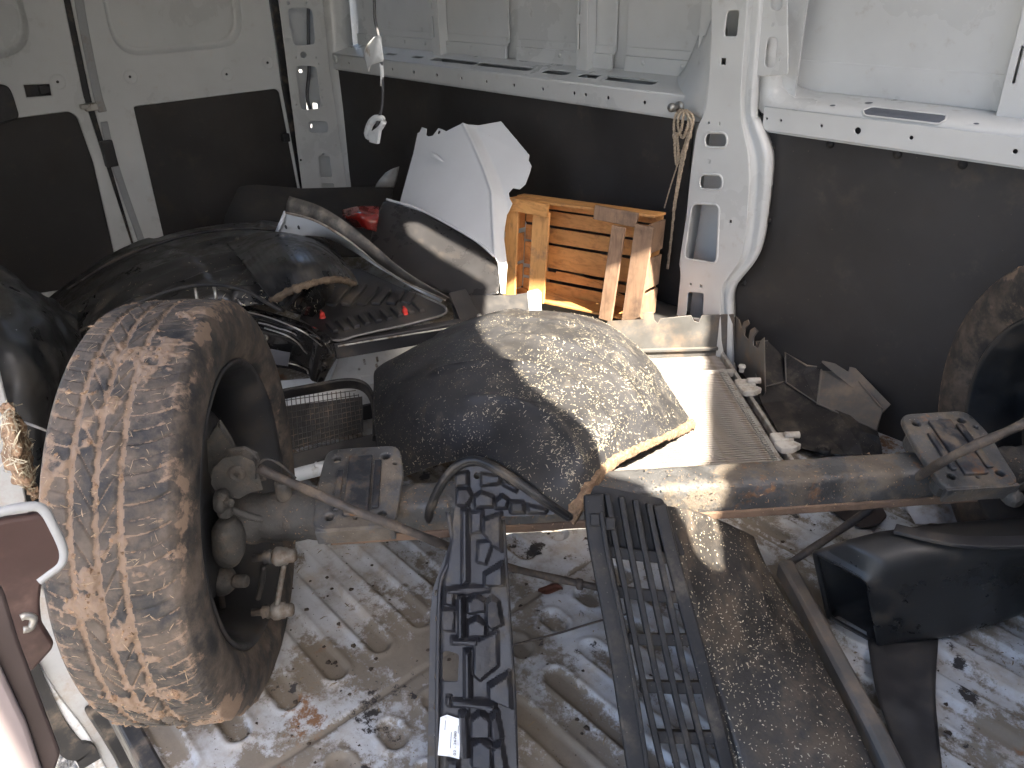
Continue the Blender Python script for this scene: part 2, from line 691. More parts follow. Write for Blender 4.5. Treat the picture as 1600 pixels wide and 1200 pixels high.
mb = MB()
xs = np.arange(-1.62, .06, .0048)
ys = np.arange(.12, WALL_Y + .05, .0045)
X, Y, h, dirt, rust, oil = floor_part(xs, ys)
mb.grid(np.stack([X, Y, h], -1))
attrs = [a.ravel() for a in (dirt, rust, oil)]
for (xa, xb, ya, yb) in ((FLOOR_X0, -1.62, .12, WALL_Y + .05), (float(xs[-1]), FLOOR_X1, .12, WALL_Y + .05)):
    X, Y, h, d1, r1, o1 = floor_part(np.linspace(xa, xb, 60), np.linspace(ya, yb, 120))
    mb.grid(np.stack([X, Y, h], -1))
    attrs = [np.concatenate([a, b.ravel()]) for a, b in zip(attrs, (d1, r1, o1))]
me = mb.mesh('cargo_floor')
for nm, a in zip(('dirt', 'rust', 'oil'), attrs):
    setattr_(me, nm, a)
floor = struct(link('cargo_floor', me, FLOORM, smooth=True))
# sill edge of the floor at the side door
mb = MB()
mb.box((-.1, .105, -.06), (3.0, .036, .13))
mb.build('door_sill', SEAL, floor, bevel=.006)

# ground outside
mb = MB()
P = np.stack(np.meshgrid(np.linspace(-14, 14, 160), np.linspace(-14, 14, 160), indexing='ij'), -1)
zz = -.62 + .02 * (fbm(np.concatenate([P, 0 * P[..., :1]], -1), 9, 3) - .5)
mb.grid(np.concatenate([P, zz[..., None]], -1))
struct(mb.build('gravel_ground', GRAVEL))
mb = MB()
mb.box((0, 0, -.75), (300, 300, .1))
struct(mb.build('ground', GRAVEL))

FW = frame((0, 0, 0), (1, 0, 0), (0, 0, 1))          # local (x, z) on the far wall; local n = -y


def FWY(y):
    m = FW.copy()
    m[1, 3] = y
    return m


def fw(px, py, y=WALL_Y):
    p = W(px, py, y=y)
    return (p[0], p[2])


def fwp(pts, y=WALL_Y):
    return [fw(a, b, y) for a, b in pts]


wall = sroot('side_wall', (0, WALL_Y, 0))
mb = MB()
mb.box((-1.1, 2.262, .9), (5.6, .02, 1.9))
mb.build('outer_skin', PAINT, wall)
# lining boards below the rail
for a, b in ((-3.70, -1.545), (-1.40, 1.2)):
    mb = MB()
    mb.box(((a + b) / 2, 2.105, .42), (b - a, .012, .86))
    mb.build('lining_panel', LINING, wall, bevel=.002)
for px, py in ((1206, 230), (1297, 225), (1402, 241), (1504, 257), (1200, 345), (1162, 441)):
    p = W(px, py, y=2.096)
    mb = MB()
    mb.lathe([(.0, .006), (.006, .0055), (.0105, .002), (.012, 0)], frame(p, (1, 0, 0), (0, 0, 1)), 14)
    mb.build('rivet', BLACK_D, wall, smooth=True)
# upper skin panels with their folded lower flanges
for a, b in ((-3.66, -2.55), (-2.50, -1.99), (-1.94, -1.55), (-1.33, -.38), (-.30, 1.2)):
    mb = MB()
    mb.box(((a + b) / 2, 2.236, 1.37), (b - a, .006, .82))
    if a < -1.4:
        mb.box(((a + b) / 2, 2.222, .915), (b - a - .01, .012, .075))
        mb.box(((a + b) / 2, 2.229, .965), (b - a - .004, .004, .03))
    else:
        mb.box(((a + b) / 2, 2.235, .92), (b - a, .006, .12))
    mb.build('skin_panel', PAINT, wall, bevel=.003)
    for k in range(int((b - a) / .16) if a < -1.4 else 0):
        m2 = MB()
        m2.lathe([(0, .004), (.006, .003), (.008, 0)], frame((a + .09 + .16 * k, 2.215, .935), (1, 0, 0), (0, 0, 1)), 10)
        m2.build('panel_rivet', PAINT, wall, smooth=True)


def rail(xa, xb, slots, dots, with_ledge=True):
    n0 = MB()
    zt, zb = .876, .808
    prof = [(2.100, .800), (2.086, .797), (2.078, .803), (2.075, .815), (2.075, .860), (2.079, .872), (2.090, .8785)]
    P = np.array([[(x, y, z) for y, z in prof] for x in np.linspace(xa, xb, 30)])
    hs = []
    # face with bolt holes
    face = plate('rail_face', [(xa, .808), (xb, .808), (xb, .868), (xa, .868)],
                 [circ(x, z, r, 10) for x, z, r in dots], FWY(2.077), .006, PAINT, wall, bevel=.0025)
    mb = MB()
    mb.box(((xa + xb) / 2, 2.096, .8025), (xb - xa, .030, .005))
    mb.build('rail_lip', PAINT, wall, bevel=.002)
    mb = MB()
    mb.box(((xa + xb) / 2, 2.095, .84), (xb - xa, .004, .06))
    mb.build('rail_back', BLACK, wall)
    if not with_ledge:
        return
    # ledge with slots, seen from above
    m = frame((0, 2.08 - 2.08 / math.sqrt(1 + .22 ** 2), .872 - 2.08 * .22 / math.sqrt(1 + .22 ** 2)), (1, 0, 0), (0, 1, .22))
    plate('rail_ledge', [(xa, 2.080), (xb, 2.080), (xb, 2.232), (xa, 2.232)], slots, m, .005, PAINT, wall, bevel=.002)
    mb = MB()
    mb.box(((xa + xb) / 2, 2.16, .80), (xb - xa, .15, .004))
    mb.build('rail_floor', LINING, wall)  # dark board under the ledge stands in for shade in the slots


def ledge(px, py):
    p = W(px, py, z=.875)
    return (p[0], p[1])


sl = []
for a, b, c, d in ((688, 95, 744, 105), (763, 103, 826, 115), (860, 115, 884, 122), (917, 121, 938, 129), (944, 125, 1024, 137)):
    y0, y1 = 2.125, 2.165
    x0, x1 = W(a, b, z=.875)[0], W(c, d, z=.875)[0]
    sl.append(rpoly([(x0, y0), (x1, y0), (x1, y1), (x0, y1)], .018))
x0, x1 = W(607, 88, z=.875)[0], W(622, 90, z=.875)[0]
sl.append(rrect(x0, 2.13, x1, 2.16, .014))
x0, x1 = W(645, 93, z=.875)[0], W(660, 95, z=.875)[0]
sl.append(rrect(x0, 2.13, x1, 2.16, .014))
dots = []
for px, py in ((545, 98), (613, 108), (647, 113), (683, 118), (721, 123), (760, 128), (803, 134), (848, 141), (897, 147), (915, 149), (950, 153), (1007, 160)):
    x, z = fw(px, py, 2.075)
    dots.append((x, .838, .0085))
rail(-3.67, -1.50, sl, dots)
sl = []
x0, x1 = W(1348, 180, z=.875)[0], W(1478, 187, z=.875)[0]
sl.append(rrect(x0, 2.115, x1, 2.155, .02))
for px, py in ((1298, 168), (1525, 197)):
    x = W(px, py, z=.875)[0]
    sl.append(rrect(x - .008, 2.13, x + .008, 2.142, .005))
dots = []
for px, py, r in ((1198, 186, .006), (1220, 189, .006), (1284, 193, .0065), (1340, 205, .011), (1423, 218, .0075), (1587, 233, .008)):
    dots.append((fw(px, py, 2.075)[0], .838, r))
rail(-1.283, 1.2, sl, dots, False)

# vertical ribs of the upper wall
for px, wd in ((677, .052), (905, .05), (1607, .06)):
    xc = W(px, 60, y=2.17)[0]
    f2 = frame((xc, 2.185, 0), (1, 0, 0), (0, 0, 1))
    holes = [rrect(-.017, z, -.007, z + hgt, .005) for z, hgt in ((.965, .085), (1.075, .06), (1.19, .09), (1.34, .09))]
    rb = plate('wall_rib', rrect(-wd / 2, .872, wd / 2, 1.79, .004), holes, f2, .006, PAINT, wall, bevel=.002)
    mb = MB()
    mb.box((xc - wd / 2 + .002, 2.207, 1.33), (.005, .042, .90))
    mb.box((xc + wd / 2 - .002, 2.207, 1.33), (.005, .042, .90))
    mb.box((xc, 2.225, 1.33), (wd - .012, .004, .9))
    mb.build('rib_web', PAINT, rb, bevel=.0015)

# the tall pillar with its cut-outs
PY = 2.022
outer = [(1136, -70), (1113, 0), (1113, 66), (1105, 170), (1090, 203), (1080, 275), (1074, 337), (1063, 409), (1065, 430), (1056, 520), (1050, 590),
         (1128, 590), (1125, 500), (1128, 446), (1158, 404), (1166, 360), (1171, 280), (1169, 240), (1158, 190), (1157, 150), (1168, 0), (1176, -70)]
holes = [[(1136, 16), (1157, 14), (1153, 58), (1131, 58)], [(1103, 206), (1137, 207), (1137, 231), (1101, 230)],
         [(1094, 271), (1130, 273), (1129, 297), (1093, 296)], [(1082, 317), (1125, 319), (1121, 412), (1069, 404)],
         [(1075, 455), (1101, 457), (1099, 498), (1071, 497)]]
hr = [.012, .03, .03, .022, .012]
hp = [rpoly(fwp(hh, PY), r) for hh, r in zip(holes, hr)]
for px, py, s in ((1131, 96, 5), (1108, 192, 2.6), (1125, 193, 2.6), (1109, 252, 3), (1082 + 26, 346 - 94, 2), (1142, 346, 3.2), (1080, 444, 2.6), (1096, 447, 3.4)):
    x, z = fw(px, py, PY)
    k = s * .0020
    hp.append(rrect(x - k, z - k * 1.1, x + k, z + k * 1.1, .0008))
pil = plate('pillar', rpoly(fwp(outer, PY), .02), hp, FWY(PY), .006, PAINT, wall, bevel=.0026)
# rolled lips round the openings
for hh, r in zip(holes[1:4], hr[1:4]):
    q = rpoly(fwp(hh, PY), r)
    mb = MB()
    mb.tube([(a, PY - .002, b) for a, b in q], .0042, 8, closed=True)
    mb.build('opening_lip', PAINT, pil, smooth=True)
# side flange of the pillar, set back, running down in an S
fl = [(1168, 0), (1157, 150), (1158, 190), (1169, 240), (1171, 280), (1166, 360), (1158, 404), (1128, 446), (1125, 500), (1128, 590)]
fr = [(1196, 0), (1182, 165), (1187, 190), (1203, 232), (1206, 262), (1200, 323), (1186, 398), (1148, 452), (1145, 498), (1147, 590)]
A = curve([W(a, b, y=PY + .002) for a, b in [(1177, -70)] + fl], 60)
B0 = curve([W((a * .6 + c * .4), b, y=PY + .028) for (a, b), (c, d) in zip([(1177, -70)] + fl, [(1204, -70)] + fr)], 60)
B1 = curve([W((a * .38 + c * .62), (b * .4 + d * .6), y=PY + .016) for (a, b), (c, d) in zip([(1177, -70)] + fl, [(1204, -70)] + fr)], 60)
B = curve([W(a, b, y=PY + .032) for a, b in [(1204, -70)] + fr], 60)
D = B + V(-.024, .055, 0)
mb = MB()
mb.grid(np.stack([A, .5 * A + .5 * B0 + V(0, .006, 0), B0, B1, B, D], 1))
mb.build('pillar_flange', PAINT, pil, smooth=True, solid=.003)
mb = MB()
Lf = curve([W(a, b, y=PY + .001) for a, b in outer[:11]], 50)
mb.grid(np.stack([Lf, Lf + V(0, .07, 0)], 1))
mb.build('pillar_return', PAINT, pil, smooth=True, solid=.003)
mb = MB()
mb.box((-1.40, 2.135, .85), (.34, .006, 2.0))
mb.build('pillar_inner', PAINT, pil)
# gusset and upper right part of the pillar with oval holes
cov_o = [(1192, -60), (1188, 60), (1182, 140), (1184, 168), (1206, 181), (1300, 191), (1420, 205), (1600, 226), (1800, 250)]
cov_i = [(1234, -60), (1236, 60), (1238, 112), (1248, 132), (1272, 142), (1330, 148), (1430, 159), (1600, 179), (1800, 203)]
rr_ = []
for f, yy in ((0., 2.082), (.30, 2.083), (.50, 2.092), (.68, 2.122), (.84, 2.178), (.95, 2.215), (1., 2.232)):
    rr_.append(curve([W(a * (1 - f) + c * f, b * (1 - f) + d * f, y=yy) for (a, b), (c, d) in zip(cov_o, cov_i)], 90))
COV = np.stack(rr_, 1)
mb = MB()
mb.grid(COV)
mb.build('pressed_frame', PAINT, wall, smooth=True, solid=.003)
# dark patches laid on the frame, standing in for shaded slots and holes
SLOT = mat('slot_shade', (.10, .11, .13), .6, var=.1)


def cov_at(xv, f):
    """point of the pressed frame at van position xv, fraction f across it"""
    fs = [0., .30, .50, .68, .84, .95, 1.]
    k = min(max(int(np.searchsorted(fs, f)) - 1, 0), 5)
    w_ = (f - fs[k]) / (fs[k + 1] - fs[k])
    row = COV[40:, k] * (1 - w_) + COV[40:, k + 1] * w_
    return V(xv, np.interp(xv, row[:, 0], row[:, 1]), np.interp(xv, row[:, 0], row[:, 2]))


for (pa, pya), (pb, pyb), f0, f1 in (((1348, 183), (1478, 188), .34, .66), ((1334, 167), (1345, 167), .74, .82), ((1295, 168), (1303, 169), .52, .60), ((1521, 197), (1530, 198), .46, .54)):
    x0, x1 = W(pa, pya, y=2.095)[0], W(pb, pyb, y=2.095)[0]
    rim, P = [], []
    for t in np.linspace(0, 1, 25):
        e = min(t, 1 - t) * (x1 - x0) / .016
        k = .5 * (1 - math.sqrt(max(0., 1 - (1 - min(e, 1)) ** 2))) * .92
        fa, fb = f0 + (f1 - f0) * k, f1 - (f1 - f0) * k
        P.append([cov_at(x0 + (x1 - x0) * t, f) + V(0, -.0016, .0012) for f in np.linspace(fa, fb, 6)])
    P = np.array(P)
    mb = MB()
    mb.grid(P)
    mb.build('slot_shade_patch', SLOT, wall, smooth=True)
    if f1 - f0 > .2:
        mb = MB()
        mb.tube(np.concatenate([P[:, 0], P[::-1, -1]]), .0026, 8, closed=True)
        mb.build('slot_lip', PAINT, wall, smooth=True)
ur = [(1184, -60), (1229, -60), (1231, 116), (1184, 118)]
uh = [rpoly(fwp(q, 2.052), .02) for q in ([(1205, -14), (1226, -14), (1223, 18), (1203, 17)], [(1199, 57), (1217, 58), (1212, 108), (1193, 106)])]
uh += [rpoly(fwp(q, 2.052), .001) for q in ([(1206, 35), (1212, 35), (1211, 42), (1205, 42)], [(1218, 90), (1221, 90), (1220, 97), (1217, 97)])]
plate('pillar_gusset', rpoly(fwp(ur, 2.052), .01), uh, FWY(2.052), .004, PAINT, pil, bevel=.002)
gl = [(1116, -30), (1113, 66), (1105, 170), (1088, 205), (1060, 178), (1000, 168), (1000, 150), (1042, 140), (1085, 100), (1100, 60)]
mb = MB()
C = [[W(1114, 20, y=2.03), W(1100, 60, y=2.09), W(1098, 40, y=2.2)], [W(1112, 90, y=2.03), W(1088, 110, y=2.08), W(1070, 105, y=2.2)],
     [W(1107, 150, y=2.03), W(1075, 150, y=2.065), W(1046, 128, y=2.2)], [W(1100, 185, y=2.03), W(1062, 176, y=2.07), W(1000, 150, y=2.10)]]
mb.grid(patch(C, 16, 12))
mb.build('pillar_web', PAINT, pil, smooth=True, solid=.003)

# hook with the tied rope
hook = W(1060, 166, y=2.06)
mb = MB()
mb.lathe([(0, .03), (.008, .029), (.0135, .022), (.0135, .012), (.007, .006), (.006, -.03)], frame(hook + V(0, -.015, 0), (1, 0, 0), (0, 0, 1)), 16)
mb.lathe([(0.0, .0), (.016, 0), (.016, -.004), (0, -.004)], frame(hook + V(.006, -.006, 0), (1, 0, 0), (0, 0, 1)), 16)
mb.build('lashing_bolt', BRIGHT, wall, smooth=True)
rope = thing('rope', 'looped beige braided rope hanging from a bolt on the white pillar', 'rope', hook + V(0, -.02, 0))


def rp(pts, y=2.02):
    return [W(a, b, y=y + dy) for a, b, dy in pts]


strands = [
    [(1064, 172, 0), (1056, 180, -.02), (1053, 196, -.025), (1054, 214, -.02), (1055, 240, -.01), (1057, 258, 0)],
    [(1066, 172, -.01), (1060, 184, -.03), (1060, 200, -.03), (1066, 215, -.02), (1072, 205, -.03), (1076, 190, -.03), (1074, 176, -.01)],
    [(1068, 172, -.01), (1067, 186, -.035), (1064, 204, -.03), (1058, 212, -.02), (1060, 235, -.01), (1059, 256, 0)],
    [(1070, 172, -.01), (1076, 182, -.03), (1081, 196, -.03), (1077, 212, -.02), (1068, 250, -.01), (1062, 280, 0), (1054, 325, .02), (1049, 370, .03), (1043, 420, .03)],
    [(1072, 172, -.01), (1083, 184, -.02), (1078, 210, -.025), (1066, 245, -.01), (1059, 285, 0), (1052, 330, .02)],
    [(1070, 174, 0), (1078, 190, -.02), (1073, 214, -.02), (1061, 250, 0), (1048, 290, .01), (1038, 325, .02)]]
for k, s in enumerate(strands):
    c = curve(rp(s), 60)
    tw = np.stack([.0008 * np.sin(np.arange(60) * 2.4 + k), .0008 * np.cos(np.arange(60) * 2.4), 0 * np.arange(60)], 1)
    mb = MB()
    mb.tube(c + tw, np.where(np.arange(60) % 3 == 0, .0038, .0046) if k < 5 else .0022, 8)
    mb.build('rope_strand', ROPE, rope, smooth=True)
for px, py in ((1055, 212), (1077, 211)):
    mb = MB()
    c = W(px, py, y=2.0)
    mb.lathe([(0, -.011), (.007, -.009), (.009, 0), (.007, .009), (0, .011)], frame(c, (1, 0, 0), (0, 1, 0)), 10)
    mb.build('rope_knot', ROPE, rope, smooth=True)

# ---- rear end: corner pillar and the two doors
def rw(px, py, x=REAR_X):
    p = W(px, py, x=x)
    return (p[1], p[2])


def rwp(pts, x=REAR_X):
    return [rw(a, b, x) for a, b in pts]


RW = frame((0, 0, 0), (0, 1, 0), (0, 0, 1))          # local (y, z); n = +x


def RWX(x):
    m = RW.copy()
    m[0, 3] = x
    return m


rear = sroot('rear_corner_pillar', (REAR_X, 1.95, 0))
CX = -3.70
co = rpoly(rwp([(436, -60), (436, 0), (452, 130), (476, 320), (492, 410), (562, 410), (545, 320), (520, 150), (513, 100), (503, 0), (500, -60)], CX), .01)
ch = [rpoly(rwp(q, CX), r) for q, r in (([(447, 12), (488, 12), (494, 70), (458, 72)], .03), ([(461, 101), (495, 103), (503, 170), (469, 173)], .03),
      ([(480, 188), (512, 189), (514, 208), (482, 208)], .03), ([(497, 243), (516, 244), (519, 277), (500, 277)], .015), ([(502, 285), (521, 286), (525, 312), (504, 312)], .012))]
for px, py, s in ((450, 5, 3), (478, 4, 3), (474, 86, 6), (462, 90, 2.5), (493, 90, 2.5), (497, 100, 2), (501, 130, 2), (502, 140, 2), (503, 152, 2), (462, 163, 2), (503, 164, 2), (505, 240, 2.5), (470, 250, 3)):
    y, z = rw(px, py, CX)
    ch.append(circ(y, z, s * .0028, 8))
plate('pillar_sheet', co, ch, RWX(CX), .006, PAINT, rear, bevel=.0025)
# inner cavity with small openings to the daylight outside
by = rwp([(410, -60), (470, 430), (580, 430), (512, -60)], CX - .10)
bh = [rpoly(rwp(q, CX - .10), .006) for q in ([(466, 108), (472, 108), (473, 114), (467, 114)], [(478, 160), (484, 160), (485, 172), (479, 172)], [(488, 160), (496, 161), (497, 173), (489, 173)],
      [(485, 193), (488, 193), (488, 200), (485, 200)])]
plate('cavity_back', by, bh, RWX(CX - .10), .003, PAINT, rear, bevel=.001)
mb = MB()
ca = [W(a, b, x=CX - .05) for a, b in ((482, 0), (482, 60), (483, 110), (480, 150), (486, 175))]
mb.tube(curve(ca, 30), .009, 8)
mb.build('tail_wiring', CABLE, rear, smooth=True)
# return flange towards the far wall
mb = MB()
a0, b0 = rw(503, 0, CX), rw(520, 150, CX)
pts = [W(a, b, x=CX) for a, b in ((500, -60), (503, 0), (513, 100), (520, 150), (545, 320))]
A = curve(pts, 30)
B = A.copy()
B[:, 0] += .03
B[:, 1] += .03
mb.grid(np.stack([A, .5 * A + .5 * B + V(.0, .008, 0), B, B + V(0, .10, 0)], 1))
mb.build('pillar_flange', PAINT, rear, smooth=True, solid=.003)
# eyelet near the corner
ey = W(523, 93, y=2.06)
mb = MB()
mb.lathe([(.012, 0), (.016, .006), (.020, .003), (.020, -.006), (.012, -.006), (.012, 0)], frame(ey, (1, 0, 0), (0, 0, 1)), 16)
mb.build('eyelet', PAINT, wall, smooth=True)


def door(name, label, out, win, lin, extra=()):
    d = thing(name, label, 'door', (REAR_X, np.mean([rw(*p)[0] for p in out]), 0), 'rear doors of the van')
    wo = rwp(win)
    wo[0], wo[1] = (wo[0][0], 1.52), (wo[1][0], 1.52)
    oo = rwp(out)
    oo[0], oo[1] = (oo[0][0], 1.77), (oo[1][0], 1.77)
    lo = rpoly(rwp(lin), .015)
    holes = [rpoly(wo, .13, 8), lo] + [rpoly(rwp(q), .006) for q in extra]
    plate('door_frame', rpoly(oo, .01), holes, RWX(REAR_X), .012, PAINT, d, bevel=.005)
    # window pressing: sloped rim and blank panel
    q = np.array(rpoly(wo, .13, 8))
    c = q.mean(0)
    rings = []
    for s, dx in ((1.0, .004), (.985, -.004), (.95, -.022), (.915, -.030), (.905, -.027), (.895, -.027)):
        r = c + (q - c) * s
        rings.append(np.column_stack([np.full(len(r), REAR_X + dx), r]))
    P = np.stack(rings, 1)
    mb = MB()
    mb.grid(P, cu=True)
    mb.build('window_pressing', PAINT, d, smooth=True)
    mb = MB()
    r = c + (q - c) * .897
    mn, mx = r.min(0), r.max(0)
    mb.box((REAR_X - .034, *((mn + mx) / 2)), (.006, *(mx - mn)))
    mb.build('blank_panel', PAINT, d)
    lb = np.array(lo)
    mb = MB()
    y0, z0 = lb.min(0) - .01
    y1, z1 = lb.max(0) + .01
    mb.box((REAR_X - .014, (y0 + y1) / 2, (z0 + z1) / 2), (.008, y1 - y0, z1 - z0))
    mb.build('lining_panel', LINING, d)
    mb = MB()
    mb.tube([(REAR_X + .003, a, b) for a, b in lo], .004, 6, closed=True)
    mb.build('lining_rim', PAINT, d, smooth=True)
    return d


d1 = door('rear_door', 'white rear van door at the far left with a black handle recess', [(-330, -75), (70, -75), (97, 0), (128, 150), (216, 420), (225, 470), (-300, 560)],
          [(-215, -60), (20, -60), (58, 84), (-190, 118)], [(-250, 214), (31, 182), (108, 172), (122, 182), (147, 252), (190, 440), (-200, 500)],
          extra=([(34, 131), (79, 129), (83, 151), (40, 154)],))
d2 = door('rear_door', 'white rear van door between the door gap and the corner pillar', [(84, -75), (412, -75), (418, 0), (437, 130), (474, 330), (485, 400), (233, 470), (222, 420), (143, 150), (112, 0)],
          [(150, -60), (370, -60), (384, 72), (178, 92)], [(206, 165), (430, 137), (437, 142), (466, 294), (476, 370), (268, 430)])
# recess behind the handle opening, black grip box
c = W(58, 141, x=REAR_X - .03)
mb = MB()
mb.box(c, (.004, .22, .12))
mb.box(c + V(.012, .03, 0), (.02, .05, .03))
mb.build('handle_recess', BLACK, d1, bevel=.003)
p0 = W(0, 163, x=REAR_X + .02)
mb = MB()
q = rpoly(rwp([(-60, 125), (12, 133), (20, 150), (30, 184), (-10, 196), (-60, 200)], REAR_X + .02), .02)
mb.prism(q, 0, .03, RWX(REAR_X + .006))
mb.build('grip_box', BLACK, d1, bevel=.006)
# rubber seals in the gaps
for pts, par in (([(100, -40), (105, 0), (134, 140), (150, 200), (215, 400)], d2), ([(421, -40), (427, 0), (447, 140), (474, 310)], d2)):
    mb = MB()
    cc = curve([W(a, b, x=REAR_X - .015) for a, b in pts], 30)
    mb.strip(cc, V(0, 1, 0), .042, .02)
    mb.build('door_seal', SEAL, par, bevel=.005)
mb = MB()
cc = curve([W(a, b, x=REAR_X + .004) for a, b in ((118, -40), (128, 30), (150, 140), (160, 175))], 20)
mb.strip(cc, V(0, 1, 0), .035, .016)
mb.build('edge_channel', GREYTRIM, d2, bevel=.004)
mb = MB()
cc = curve([W(a, b, x=REAR_X + .004) for a, b in ((162, 190), (170, 225), (190, 290), (222, 380))], 20)
mb.strip(cc, V(0, 1, 0), .03, .014)
mb.build('edge_channel', GREYTRIM, d2, bevel=.004)
mb = MB()
c = W(142, 167, x=REAR_X + .015)
mb.box(c, (.03, .05, .03))
mb.box(c + V(.012, -.028, .006), (.03, .03, .018))
mb.build('latch', BRIGHT, d2, bevel=.004)
mb = MB()
c = W(170, 240, x=REAR_X + .015)
mb.box(c, (.03, .05, .11))
mb.build('striker_block', BLACK, d2, bevel=.006)
mb = MB()
c = W(446, 215, x=REAR_X + .02)
mb.box(c, (.03, .035, .04))
mb.build('hinge_check', BLACK, d2, bevel=.004)
# little bolts and dimples
for px, py, d in ((90, 128, d1), (203, 120, d2), (354, 116, d2), (418, 98, d2)):
    c = W(px, py, x=REAR_X + .006)
    mb = MB()
    mb.lathe([(.004, .001), (.007, .0), (.026, .0005), (.029, .002), (.032, 0)], frame(c, (0, 1, 0), (0, 0, 1)), 18)
    mb.build('dimple', PAINT, d, smooth=True)
    mb = MB()
    mb.lathe([(0, .003), (.005, .003), (.006, 0)], frame(c, (0, 1, 0), (0, 0, 1)), 8)
    mb.build('screw', BLACK, d)
# outer skin behind the doors
mb = MB()
mb.box((REAR_X - .07, .35, .9), (.01, 2.9, 1.9))
o = mb.build('rear_outer_skin', PAINT, rear)
mb = MB()
mb.box((REAR_X + .12, 1.0, -.005), (.3, 2.2, .03))
mb.build('rear_sill', PAINT, rear, bevel=.004)

# ---- roof with an added opening shaped to place the sun patch, and the wall on the camera's side with the open door bay
def roofpt(px, py, z):
    p = W(px, py, z=z)
    t = (ROOF_Z - z) / -SUN_D[2]
    q = p - SUN_D * t
    return (q[0], q[1])


SUN_CUTOUT = [(.90, .998), (.829, 1.045), (.777, 1.064), (.69, 1.085), (.682, 1.20), (.681, 1.447), (.523, 1.661), (.32, 1.955), (.21, 1.965), (0, 1.94), (-.15, 1.88), (-.30, 1.75), (-.49, 1.68),
         (-.50, 1.535), (-.75, 1.508), (-.95, 1.49), (-.985, 1.455), (-.89, 1.430), (-.69, 1.440), (-.44, 1.465), (-.22, 1.33), (-.185, 1.16), (-.144, 1.12), (-.046, 1.052), (.18, .966), (.355, .945),
         (.52, .925), (.60, .955), (.70, .958), (.75, .962), (.826, .948), (.87, .965)]
hp = rpoly(SUN_CUTOUT, .02)  # invented outline that lets sunlight fall only on the chosen patch
tg = W(580, 84, y=1.45)
tq = tg - SUN_D * ((ROOF_Z - tg[2]) / -SUN_D[2])  # added hole overhead so sunlight reaches the white tape
m = frame((0, 0, ROOF_Z), (1, 0, 0), (0, 1, 0))
roof = plate('roof', [(-3.85, .02), (1.75, .02), (1.75, 2.28), (-3.85, 2.28)], [hp, circ(tq[0], tq[1], .03, 16)], m, .012, ROOFM, None, bevel=.004)
struct(roof)
near = sroot('door_side_wall', (-1.5, 0, 0))
mb = MB()
mb.box((-2.72, -.02, .9), (2.2, .08, 1.85))
mb.build('wall_behind_door', PAINT, near)
mb = MB()
mb.box((-.1, .0, 1.74), (3.3, .1, .12))
mb.build('door_header', PAINT, near)
mb = MB()
mb.box((1.62, 1.0, .9), (.05, 2.4, 1.9))
struct(mb.build('cab_partition', PAINT))
mb = MB()
mb.box((1.03, 0, .9), (1.16, .08, 1.85))  # unseen wall ahead of the door, widened to cut daylight on the far wall
mb.build('front_wall_blocker', PAINT, near)


# ------------------------------------------------------------------ tools for the loose parts
def bits(P, N, n, lmin, lmax, wmin=.0006, wmax=.0016, lift=.0006, mask=None):
    """thin straw chips lying on a gridded surface"""
    a, b = P.shape[:2]
    mb = MB()
    k = 0
    tries = 0
    while k < n and tries < n * 8:
        tries += 1
        i, j = rng.uniform(0, a - 1.01), rng.uniform(0, b - 1.01)
        if mask is not None and rng.uniform() > mask(i / a, j / b):
            continue
        i0, j0 = int(i), int(j)
        fi, fj = i - i0, j - j0
        p = (P[i0, j0] * (1 - fi) + P[i0 + 1, j0] * fi) * (1 - fj) + (P[i0, j0 + 1] * (1 - fi) + P[i0 + 1, j0 + 1] * fi) * fj
        nn = N[i0, j0]
        t = rng.normal(size=3)
        t = unit(t - nn * (t @ nn) * .93)
        s = np.cross(nn, t)
        L = lmin + (lmax - lmin) * rng.uniform() ** 3
        wd = rng.uniform(wmin, wmax)
        c = p + nn * (lift + wd * .4)
        e = nn * wd * .45
        bend = s * L * rng.uniform(-.12, .12)
        vs = [c - t * L / 2 + s * wd * .5, c - t * L / 2 - s * wd * .5, c + t * L / 2, c + bend + s * wd * .6 + e, c + bend - s * wd * .6 + e]
        mb.add(vs, [(0, 3, 4, 1), (3, 2, 4), (0, 1, 2)])
        k += 1
    return mb


def flip_up(P):
    N = gnormals(P)
    if np.mean(np.einsum('ijk,ijk->ij', N, CAM - P)) < 0:
        N = -N
    return N


# ------------------------------------------------------------------ rear axle with both wheels
PHI = .918
AA = V(math.cos(PHI), math.sin(PHI), 0)
AP = V(math.sin(PHI), -math.cos(PHI), 0)             # horizontal, towards the camera
CL = V(-1.298, .336, .379)
TR = 1.737
axle = thing('rear_axle', 'muddy rear axle beam lying across the van floor with a dirt-caked wheel at each end', 'axle', tuple(CL + AA * TR / 2 - V(0, 0, .379)))


def AX(t, h=0., q=0.):
    return CL + AA * t + V(0, 0, h) + AP * q


def AXP(px, py, q=0.):
    return PLN(px, py, CL + AP * q, AP)


